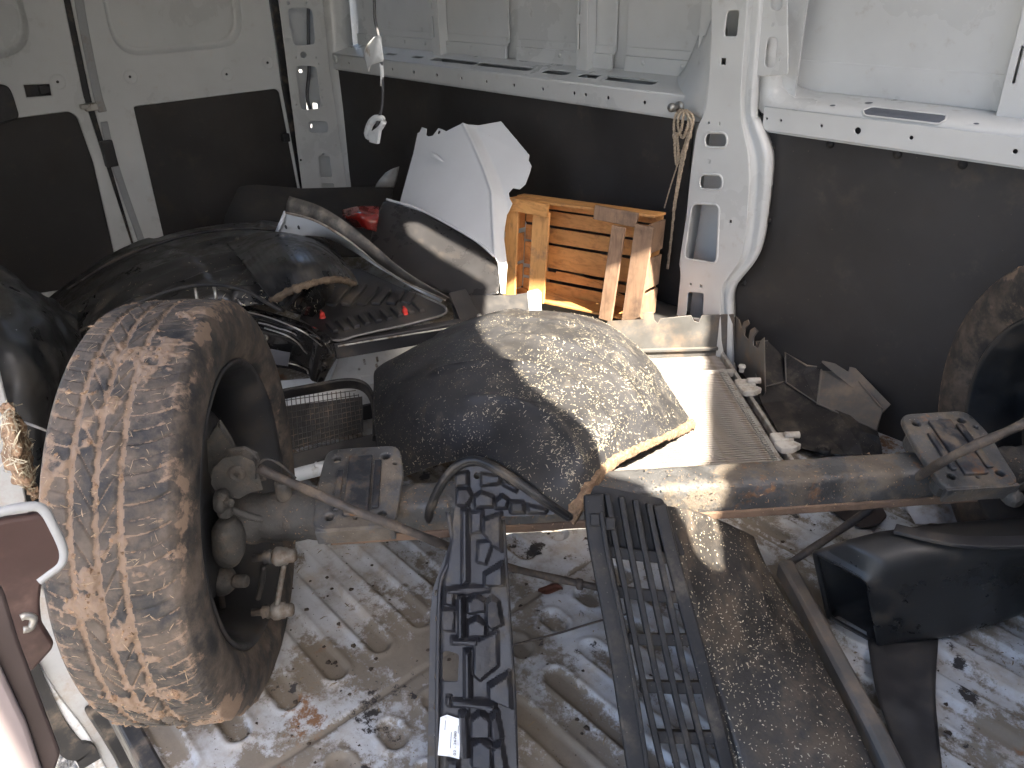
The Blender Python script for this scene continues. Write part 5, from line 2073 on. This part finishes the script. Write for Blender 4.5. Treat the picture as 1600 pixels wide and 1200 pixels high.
# ------------------------------------------------------------------ gloss black lamp housing behind the wheel
hl_ = thing('lamp_housing', 'glossy black lamp housing with bright ridges just behind the left wheel', 'lamp', tuple(W(450, 560, z=0)))
rows = [[(360, 470, .45), (420, 487, .45), (470, 503, .43), (510, 522, .38), (528, 548, .30)],
        [(370, 486, .46), (425, 500, .46), (470, 516, .44), (505, 534, .39), (526, 560, .29)],
        [(380, 508, .43), (430, 520, .43), (470, 532, .41), (500, 548, .36), (520, 570, .27)],
        [(390, 540, .38), (435, 548, .37), (468, 556, .35), (495, 570, .30), (512, 584, .24)],
        [(400, 580, .30), (440, 582, .29), (468, 588, .27), (490, 596, .24), (505, 600, .20)]]
F = patch([[W(a, b, z=z) for a, b, z in r] for r in rows], 40, 60)
N = flip_up(F)
uu = np.linspace(0, 1, 40)[:, None]
vv = np.linspace(0, 1, 60)[None, :]
F = F + N * (-.016 * sstep(.30, .36, uu) * sstep(.72, .66, vv) + .006 * np.exp(-((uu - .52 - .25 * vv) / .03) ** 2) * sstep(.7, .6, vv) - .010 * np.exp(-(((uu - .62) / .10) ** 2 + ((vv - .86) / .05) ** 2)))[..., None]
mb = MB()
mb.grid(F)
mb.build('housing_shell', GLOSS, hl_, smooth=True, solid=.004)
N = flip_up(F)
for (i0, j0), (i1, j1), nm in (((9, 4), (14, 44), 'bright_ridge'), ((17, 6), (20, 26), 'bright_ridge'), ((20, 8), (28, 36), 'bright_ridge'), ((36, 4), (37, 40), 'bright_ridge')):
    pts = []
    for t in np.linspace(0, 1, 14):
        i, j = i0 + (i1 - i0) * t ** 1.4, j0 + (j1 - j0) * t
        pts.append(F[int(i), int(j)] + N[int(i), int(j)] * .003)
    mb = MB()
    mb.tube(curve(pts[::3] + [pts[-1]], 20), .0022, 6)
    mb.build(nm, BRIGHT, hl_, smooth=True)
hpn = Plane(F[26, 8] + N[26, 14] * .012, F[26, 26] + N[26, 14] * .012, F[33, 8] + N[26, 14] * .012)
plate('data_plate', rpoly(hpn.ps([(408, 543), (453, 551), (450, 572), (408, 565)]), .002), [], hpn.m, .002, mat('plate_grey', (.10, .10, .11), .45, var=.2, specks=((.3, .3, .3), .1, 200)), hl_, bevel=.0004)
c = F[25, 52]
mb = MB()
mb.lathe([(.004, .002), (.009, .004), (.012, .001), (.012, -.004)], frame(c, V(1, 0, 0), V(0, 1, 0), N[25, 52]), 14)
mb.build('screw_eye', GLOSS, hl_, smooth=True)

# ------------------------------------------------------------------ white bracket panel with slots, mesh vent, white tube
wb = thing('white_bracket', 'pale white metal panel with small slots next to the lamp housing', 'panel', tuple(W(560, 580, z=0)))
bp_ = Plane(W(450, 640, z=.06), W(640, 600, z=.06), W(540, 560, z=.15))
out = bp_.ps([(420, 650), (432, 596), (505, 590), (520, 565), (532, 556), (600, 545), (720, 520), (735, 530), (700, 620), (560, 660)])
sl = [rpoly(bp_.ps([(a, b), (a + 5, b - 1), (a + 7, b + 9), (a + 2, b + 10)]), .003) for a, b in ((566, 561), (586, 557), (585, 568))] + [circ(*bp_.p(561, 577), .006, 10), circ(*bp_.p(586, 580), .005, 10), circ(*bp_.p(604, 571), .004, 8)]
plate('bracket_sheet', rpoly(out, .006), sl, bp_.m, .004, PAINT, wb, bevel=.0015)
mb = MB()
mb.box((*bp_.p(590, 592), .006), (.10, .035, .010), bp_.m)
mb.build('pressed_step', PAINT, wb, bevel=.004)
mb = MB()
mb.strip(curve([bp_.up(a, b, .012) for a, b in ((527, 562), (521, 580), (515, 598))], 10), bp_.u, .008, .024)
mb.build('folded_edge', PAINT, wb, bevel=.003)

mv = thing('mesh_vent', 'black vent box with a square wire mesh next to the left wheel', 'vent', tuple(W(510, 680, z=0)))
mp_ = Plane(W(440, 715, z=.11), W(575, 680, z=.11), W(440, 625, z=.20))
stw = MB()
for k in range(10):
    f = k / 9
    a, b = mp_.up(430, 628 + f * 88), mp_.up(556 + 10 * math.sin(f * 3.1), 610 + f * 66)
    stw.tube([a, b], .0013, 5)
for k in range(19):
    f = k / 18
    top = 622 - f * 14 + (8 * max(0, f - .8) / .2)
    a, b = mp_.up(434 + f * 126, top), mp_.up(440 + f * 126, 714 - f * 30)
    stw.tube([a, b], .0013, 5)
stuff(stw.build('wire_mesh', mat('mesh_wire', (.03, .03, .03), .5, var=.2, dirt=((.13, .10, .07), .35, 30, .15)), mv))
mb = MB()
mb.strip(curve([mp_.up(a, b, .010) for a, b in ((425, 622), (490, 610), (540, 602), (566, 606), (580, 622), (585, 650), (584, 690))], 40), mp_.n, .045, .010)
mb.build('vent_frame', BLACK_D, mv, bevel=.003)
mb = MB()
mb.strip(curve([mp_.up(a, b, -.003) for a, b in ((430, 728), (500, 710), (590, 688))], 14), mp_.v, .045, .012)
mb.build('vent_sill', BLACK, mv, bevel=.003)
mb = MB()
mb.strip(curve([W(a, b, z=z) for a, b, z in ((430, 680, .03), (520, 655, .03), (590, 640, .03))], 14), V(0, 0, 1), .05, .01)
mb.build('vent_back', BLACK, mv)
plate('vent_dark_sheet', mp_.ps([(428, 632), (566, 614), (568, 668), (432, 702)]), [], mp_.m, .004, BLACK, mv, bevel=.001, bend=lambda co: co - V(0, 0, .022))  # added black sheet that darkens the view behind the mesh

wt = thing('white_tube', 'short white painted tube lying between the vent box and the spring plate', 'tube', tuple(W(520, 720, z=0)))
mb = MB()
mb.tube(curve([W(a, b, z=.07) for a, b in ((420, 752), (500, 732), (560, 718), (620, 702))], 20), .020, 20)
mb.build('tube_wall', PAINT_D, wt, smooth=True)
mb = MB()
mb.tube(curve([W(a, b, z=.085) for a, b in ((490, 728), (505, 726), (520, 722))], 8), [.006, .011, .006] + [.004] * 5, 10)
mb.build('weld_bead', PAINT_D, wt, smooth=True)

# ------------------------------------------------------------------ white inner bracket with a dirty top, red lamp, black panel at the back
wk = thing('wing_bracket', 'long white bracket with a grimy dark top resting on the black parts', 'bracket', tuple(W(560, 440, z=.2)))
A = curve([W(a, b, z=z) for a, b, z in ((452, 306, .62), (500, 322, .60), (545, 350, .56), (590, 388, .50), (616, 412, .47), (650, 436, .42), (702, 466, .35))], 40)
B = curve([W(a, b, z=z) for a, b, z in ((446, 332, .57), (490, 344, .56), (530, 366, .53), (566, 392, .48), (590, 412, .44), (634, 440, .40), (696, 468, .335))], 40)
mb = MB()
mb.grid(np.stack([A, .5 * A + .5 * B + V(.004, -.004, .006), B], 1))
mb.build('grimy_top', mat('grimy_metal', (.085, .078, .07), .55, var=.35, vscale=20, dirt=((.22, .19, .155), .38, 12, .12), specks=((.4, .36, .3), .08, 80), bump=(.4, 120, .002)), wk, smooth=True, solid=.003)
mb = MB()
mb.tube(B, .0042, 8)
mb.build('pale_rim', mat('rim_pale', (.34, .30, .25), .55, var=.25, dirt=((.15, .11, .08), .4, 18, .12)), wk, smooth=True)
D_ = curve([W(a, b, z=z) for a, b, z in ((428, 374, .48), (470, 368, .50), (510, 372, .49), (550, 392, .45), (588, 416, .42), (650, 452, .37), (690, 472, .32))], 40)
mb = MB()
mb.grid(np.stack([B + V(0, 0, -.003), .5 * B + .5 * D_ + V(-.02, .02, 0), D_], 1))
mb.build('white_web', PAINT, wk, smooth=True, solid=.003)
mb = MB()
mb.tube([B[0] + V(0, 0, .002), D_[0]], .006, 8)
mb.build('end_fold', PAINT_D, wk, smooth=True)
for t in (2, 5):
    c = .45 * B[t] + .55 * D_[t] + V(.004, -.006, .004)
    mb = MB()
    mb.lathe([(.0, .002), (.006, .002), (.007, 0)], frame(c, V(1, 0, 0), V(0, 0, 1)), 10)  # black disc laid on the web in place of a shaded hole
    mb.build('hole_shade_disc', BLACK, wk)

rl = thing('tail_lamp', 'red tail lamp lens lying behind the grimy bracket', 'lamp', tuple(W(560, 345, z=.45)))
C = [[W(a, b, z=z) for a, b, z in r] for r in (((534, 328, .50), (560, 322, .52), (592, 322, .50)), ((538, 340, .49), (562, 336, .52), (592, 338, .50)), ((556, 356, .46), (572, 358, .47), (588, 362, .45)))]
mb = MB()
mb.grid(patch(C, 14, 16))
mb.build('lens', RED, rl, smooth=True, solid=.012)

bb = thing('trim_board', 'flat matt black panel standing at the back below the corner pillar', 'panel', tuple(W(500, 340, x=-3.2)))
kp = Plane(W(360, 350, x=-3.15), W(610, 350, x=-2.95), W(372, 292, x=-3.3))
plate('panel_board', rpoly(kp.ps([(340, 400), (352, 340), (374, 293), (400, 290), (470, 296), (545, 294), (614, 289), (606, 330), (600, 400)]), .02), [], kp.m, .01, mat('panel_black', (.012, .012, .013), .6, var=.3, dirt=((.05, .042, .035), .3, 6, .2)), bb, bevel=.003)
pd = thing('pale_lens', 'small pale translucent lens cover behind the left edge of the white wing', 'lens', tuple(W(605, 290, x=-2.9)))
C = [[W(a, b, x=-2.85 + dx) for a, b, dx in r] for r in (((586, 293, 0), (600, 293, .02), (616, 293, .01)), ((590, 284, .02), (604, 280, .05), (620, 280, .03)), ((602, 270, .0), (612, 264, .02), (624, 260, .0)))]
mb = MB()
mb.grid(patch(C, 10, 10))
mb.build('lens_shell', GREYTRIM, pd, smooth=True, solid=.004)

# ------------------------------------------------------------------ cable hanging from the roof with white tape
hc = thing('hanging_cable', 'dark cable wrapped in white tape hanging from the roof in front of the rear wall', 'cable', tuple(W(586, 0, y=1.45) + V(0, 0, .6)))
CY = 1.45
pts = [W(a, b, y=CY) for a, b in ((584, -60), (585, 0), (586, 30), (592, 60), (595, 90), (598, 130), (597, 165), (592, 185), (588, 196))]
pts = [pts[0] + V(0, 0, .62)] + pts
mb = MB()
mb.tube(curve(pts, 60), .0048, 10)
mb.build('cable_core', CABLE, hc, smooth=True)
mb = MB()
C = [[W(a, b, y=CY + dy) for a, b, dy in r] for r in (((584, 58, -.02), (592, 55, -.025), (596, 58, -.015)), ((572, 72, -.02), (586, 72, -.03), (597, 74, -.02)), ((568, 86, -.015), (584, 88, -.03), (599, 90, -.02)), ((576, 112, -.015), (580, 102, -.022), (598, 96, -.02)))]
mb.grid(patch(C, 14, 12))
mb.build('tape_flag', TAPE, hc, smooth=True, solid=.002)
mb = MB()
mb.tube(curve([W(a, b, y=CY) for a, b in ((595, 98), (597, 112), (597, 134))], 12), .0062, 10)
mb.build('tape_sleeve', TAPE, hc, smooth=True)
mb = MB()
mb.tube(curve([W(a, b, y=CY) for a, b in ((600, 186), (590, 184), (581, 190), (576, 200), (574, 212), (580, 216))], 20), [.006] + [.010] * 4 + [.012] * 10 + [.010] * 3 + [.006] * 2, 12)
mb.build('tape_bundle', TAPE, hc, smooth=True)
mb = MB()
mb.tube(curve([W(a, b, y=CY - .01) for a, b in ((600, 190), (594, 200), (584, 208), (578, 212))], 14), .009, 10)
mb.build('tape_bundle', TAPE, hc, smooth=True)
cp = Plane(W(577, 214, y=CY - .012), W(592, 216, y=CY - .012), W(580, 200, y=CY - .012))
plate('plug', rpoly(cp.ps([(578, 206), (594, 204), (591, 224), (579, 221)]), .003), [], cp.m, .012, TAPE, hc, bevel=.002)

# ------------------------------------------------------------------ left edge: door jamb, trim, mud
JX = -1.60
jm = plate('jamb_strip', rpoly([W(a, b, x=JX)[1:] for a, b in ((-20, 520), (10, 640), (40, 800), (62, 915), (92, 985), (150, 1100), (200, 1240), (150, 1240), (66, 1096), (36, 1048), (-20, 900))], .004), [], RWX(JX), .02, GREYTRIM, near, bevel=.004)
c = curve([W(a, b, x=JX + .02) for a, b in ((40, 1040), (60, 1085), (85, 1135), (112, 1168), (130, 1172), (140, 1190))], 20)
mb = MB()
mb.strip(c, V(0, 1, 0), .045, .02)
mb.build('jamb_seal', SEAL, near, bevel=.005)
c = curve([W(a, b, x=JX + .03) for a, b in ((150, 1100), (175, 1140), (200, 1185), (220, 1240))], 14)
mb = MB()
mb.strip(c, V(0, 1, 0), .05, .03)
mb.build('sill_seal', SEAL, near, bevel=.006)
c = curve([W(a, b, x=JX + .012) for a, b in ((52, 1040), (90, 1098), (130, 1150), (170, 1225))], 14)
mb = MB()
mb.strip(c, V(0, 1, 0), .02, .012)
mb.build('jamb_rib', PAINT_D, near, bevel=.004)

TX = -.78
tm_ = thing('door_latch_trim', 'dark brown latch trim with a grey rim on the door edge at the left border', 'trim', tuple(W(30, 1046, x=TX)))
bt = [W(a, b, x=TX)[1:] for a, b in ((-30, 830), (0, 815), (62, 806), (80, 830), (97, 862), (91, 882), (58, 905), (54, 940), (57, 972), (78, 1006), (42, 1045), (22, 1000), (0, 930), (-30, 880))]
plate('trim_face', rpoly(bt, .006), [], RWX(TX), .012, BROWN, tm_, bevel=.004)
c = curve([W(a, b, x=TX + .004) for a, b in ((-30, 812), (0, 800), (40, 792), (66, 795), (84, 825), (98, 858), (95, 880), (76, 896), (60, 908))], 40)
mb = MB()
mb.tube(c, .0048, 10)
mb.build('trim_rim', GREYTRIM, tm_, smooth=True)
c = curve([W(a, b, x=TX + .006) for a, b in ((32, 965), (40, 962), (52, 966), (48, 980), (36, 984))], 20)
mb = MB()
mb.tube(c, .004, 8)
mb.build('latch_tongue', BRIGHT, tm_, smooth=True)
de = thing('door_edge', 'pale pink-grey door edge with a dark rubber band at the lower left corner', 'door', tuple(W(20, 1180, x=-.60)))
q = [W(a, b, x=-.60)[1:] for a, b in ((-30, 1000), (0, 1062), (30, 1125), (68, 1240), (-30, 1240))]
plate('edge_skin', q, [], RWX(-.60), .02, mat('pink_paint', (.22, .185, .185), .4, var=.05), de, bevel=.004)
q = [W(a, b, x=-.605)[1:] for a, b in ((-30, 880), (0, 928), (20, 995), (50, 1075), (88, 1175), (66, 1240), (60, 1200), (28, 1120), (-4, 1050), (-30, 990))]
plate('rubber_band', rpoly(q, .004), [], RWX(-.607), .012, mat('brown_rubber', (.045, .032, .03), .6, var=.2), de, bevel=.003)

# black trim sheet and mud lump behind the wheel on the left
sk = thing('side_trim', 'dark speckled trim sheet leaning at the left border behind the muddy wheel', 'trim', tuple(W(60, 640, z=.0)))
rows = [[(-30, 400, .62), (10, 420, .60), (50, 448, .55), (90, 470, .48), (120, 490, .42)],
        [(-30, 470, .62), (15, 490, .60), (60, 510, .55), (100, 530, .47), (130, 545, .40)],
        [(-30, 560, .56), (20, 575, .55), (62, 590, .50), (100, 600, .43), (130, 610, .36)],
        [(-30, 660, .45), (20, 670, .43), (60, 680, .40), (95, 690, .34), (125, 700, .28)],
        [(-30, 780, .30), (20, 790, .28), (60, 795, .25), (95, 800, .2), (125, 800, .15)]]
F = patch([[W(a, b, z=z) for a, b, z in r] for r in rows], 40, 40)
F = F + np.stack([.07 * (fbm(F, 7, 3, 111) - .5), .05 * (fbm(F, 9, 3, 113) - .5), .06 * (fbm(F, 11, 3, 115) - .6)], -1)
mb = MB()
mb.grid(F)
mb.build('trim_sheet', mat('speckled_trim', (.014, .015, .016), .32, var=.3, dirt=((.05, .046, .04), .3, 8, .15), specks=((.42, .44, .45), .07, 34)), sk, smooth=True, solid=.004)
mb = MB()
mb.tube(curve([W(a, b, z=z) for a, b, z in ((38, 660, .46), (60, 668, .45), (82, 677, .42))], 10), .003, 6)
mb.build('wire', GREYTRIM, sk, smooth=True)

ml = thing('mud_lump', 'lump of dried mud and straw stuck at the left border beside the wheel', 'mud', tuple(W(35, 780, x=-1.50)))
rows = [[(-2, 634, 0), (12, 628, .02), (26, 634, .01)], [(0, 670, .01), (20, 668, .05), (42, 675, .01)], [(4, 700, .01), (28, 702, .06), (50, 708, .01)],
        [(10, 730, .01), (32, 730, .06), (55, 738, .01)], [(22, 752, .0), (42, 752, .04), (58, 756, .0)], [(48, 775, 0), (56, 775, .01), (64, 780, 0)]]
F = patch([[W(a, b, x=-1.5 + dx) for a, b, dx in r] for r in rows], 50, 30)
N = flip_up(F)
F = F + N * (.022 * (fbm(F, 45, 4, 121) - .5))[..., None]
mb = MB()
mb.grid(F)
mb.build('mud_mass', CLAY, ml, smooth=True, solid=.01)
stuff(bits(F, flip_up(F), 220, .008, .04, .0007, .0018, .002).build('straw_bits', STRAW, ml))

# ------------------------------------------------------------------ litter on the floor
gx = np.arange(-1.5, .0, .02)
gy = np.arange(.2, 1.75, .02)
Xg, Yg, hg, _, _, _ = floor_part(gx, gy)
Pf = np.stack([Xg, Yg, hg], -1)
Nf = np.zeros_like(Pf)
Nf[..., 2] = 1
stuff(bits(Pf, Nf, 900, .003, .022, .0008, .0022, .001).build('floor_straw', mat('dark_straw', (.20, .15, .09), .9, var=.4, vscale=50), floor))
mb = MB()
for _ in range(1500):
    p = np.array([rng.uniform(-1.5, 0), rng.uniform(.2, 1.75), .001])
    if vnoise(np.array([p * [5, 5, 0] + [3, 1, .5]]), 5)[0] < .42:
        continue
    r = .0012 + .0055 * rng.uniform() ** 4
    n = 5
    a0 = rng.uniform(0, 6)
    vs = [p + V(math.cos(a0 + 2 * math.pi * k / n) * r * rng.uniform(.6, 1.3), math.sin(a0 + 2 * math.pi * k / n) * r * rng.uniform(.6, 1.3), 0) for k in range(n)] + [p + V(0, 0, r * rng.uniform(.3, .9))]
    mb.add(vs, [(k, (k + 1) % n, n) for k in range(n)])
stuff(mb.build('floor_crumbs', mat('dark_crumb', (.045, .032, .022), .95, var=.4, vscale=30), floor))
for lab_, (px, py), L_, ang_ in (('reddish-brown dead leaf on the floor between undertray and grille', (860, 925), .055, .9),):
    c = W(px, py, z=.004)
    d = V(math.cos(ang_), math.sin(ang_), 0)
    s2 = V(-d[1], d[0], 0)
    P = []
    for t in np.linspace(-1, 1, 14):
        wd = .014 * (1 - t * t) ** .7 + .0004
        P.append([c + d * L_ / 2 * t + s2 * wd * k + V(0, 0, .004 + .006 * abs(k) + .004 * math.sin(t * 3)) for k in (-1, -.5, 0, .5, 1)])
    mb = MB()
    mb.grid(np.array(P))
    tag(mb.build('leaf', mat('dead_leaf', (.10, .035, .02), .6, var=.3, vscale=60), None, smooth=True, solid=.0006), lab_, 'leaf')
# long thin sticks
for pts, lab_ in ((((800, 1008), (870, 990), (930, 972), (985, 958)), 'long thin brown stick on the floor running under the grille'),):
    mb = MB()
    c = curve([W(a, b, z=.006) for a, b in pts], 30)
    mb.tube(c, .0022, 6)
    tag(mb.build('stick', RODM, None, smooth=True), lab_, 'stick')

pp = thing('paper_sheet', 'crumpled pale paper sheet on the floor under the right spring plate', 'paper', tuple(W(1460, 800, z=0)))
F = patch([[W(a, b, z=z) for a, b, z in r] for r in (((1415, 783, .03), (1460, 770, .05), (1530, 772, .03)), ((1420, 800, .02), (1465, 795, .04), (1540, 795, .02)), ((1430, 818, .008), (1480, 818, .02), (1545, 822, .008)))], 24, 36)
F = F + np.stack([0 * F[..., 0], 0 * F[..., 0], .03 * (fbm(F, 22, 3, 171) - .5)], -1)
mb = MB()
mb.grid(F)
mb.build('sheet', mat('old_paper', (.42, .42, .43), .8, var=.15, dirt=((.22, .18, .14), .35, 14, .12)), pp, solid=.001)
bpz = Plane(W(1295, 800, z=.012), W(1385, 812, z=.012), W(1340, 782, z=.012))
bq = thing('dark_plate', 'flat dark brown scrap plate on the ribbed floor behind the right brake cable', 'plate', tuple(W(1340, 805, z=0)))
plate('scrap', rpoly(bpz.ps([(1285, 790), (1330, 776), (1372, 790), (1384, 812), (1372, 824), (1345, 830), (1318, 818)]), .006), [], bpz.m, .006, mat('brown_scrap', (.03, .022, .02), .55, var=.3), bq, bevel=.001, bend=lambda co: co + np.column_stack([0 * co[:, 0], 0 * co[:, 0], np.full(len(co), .010)]))
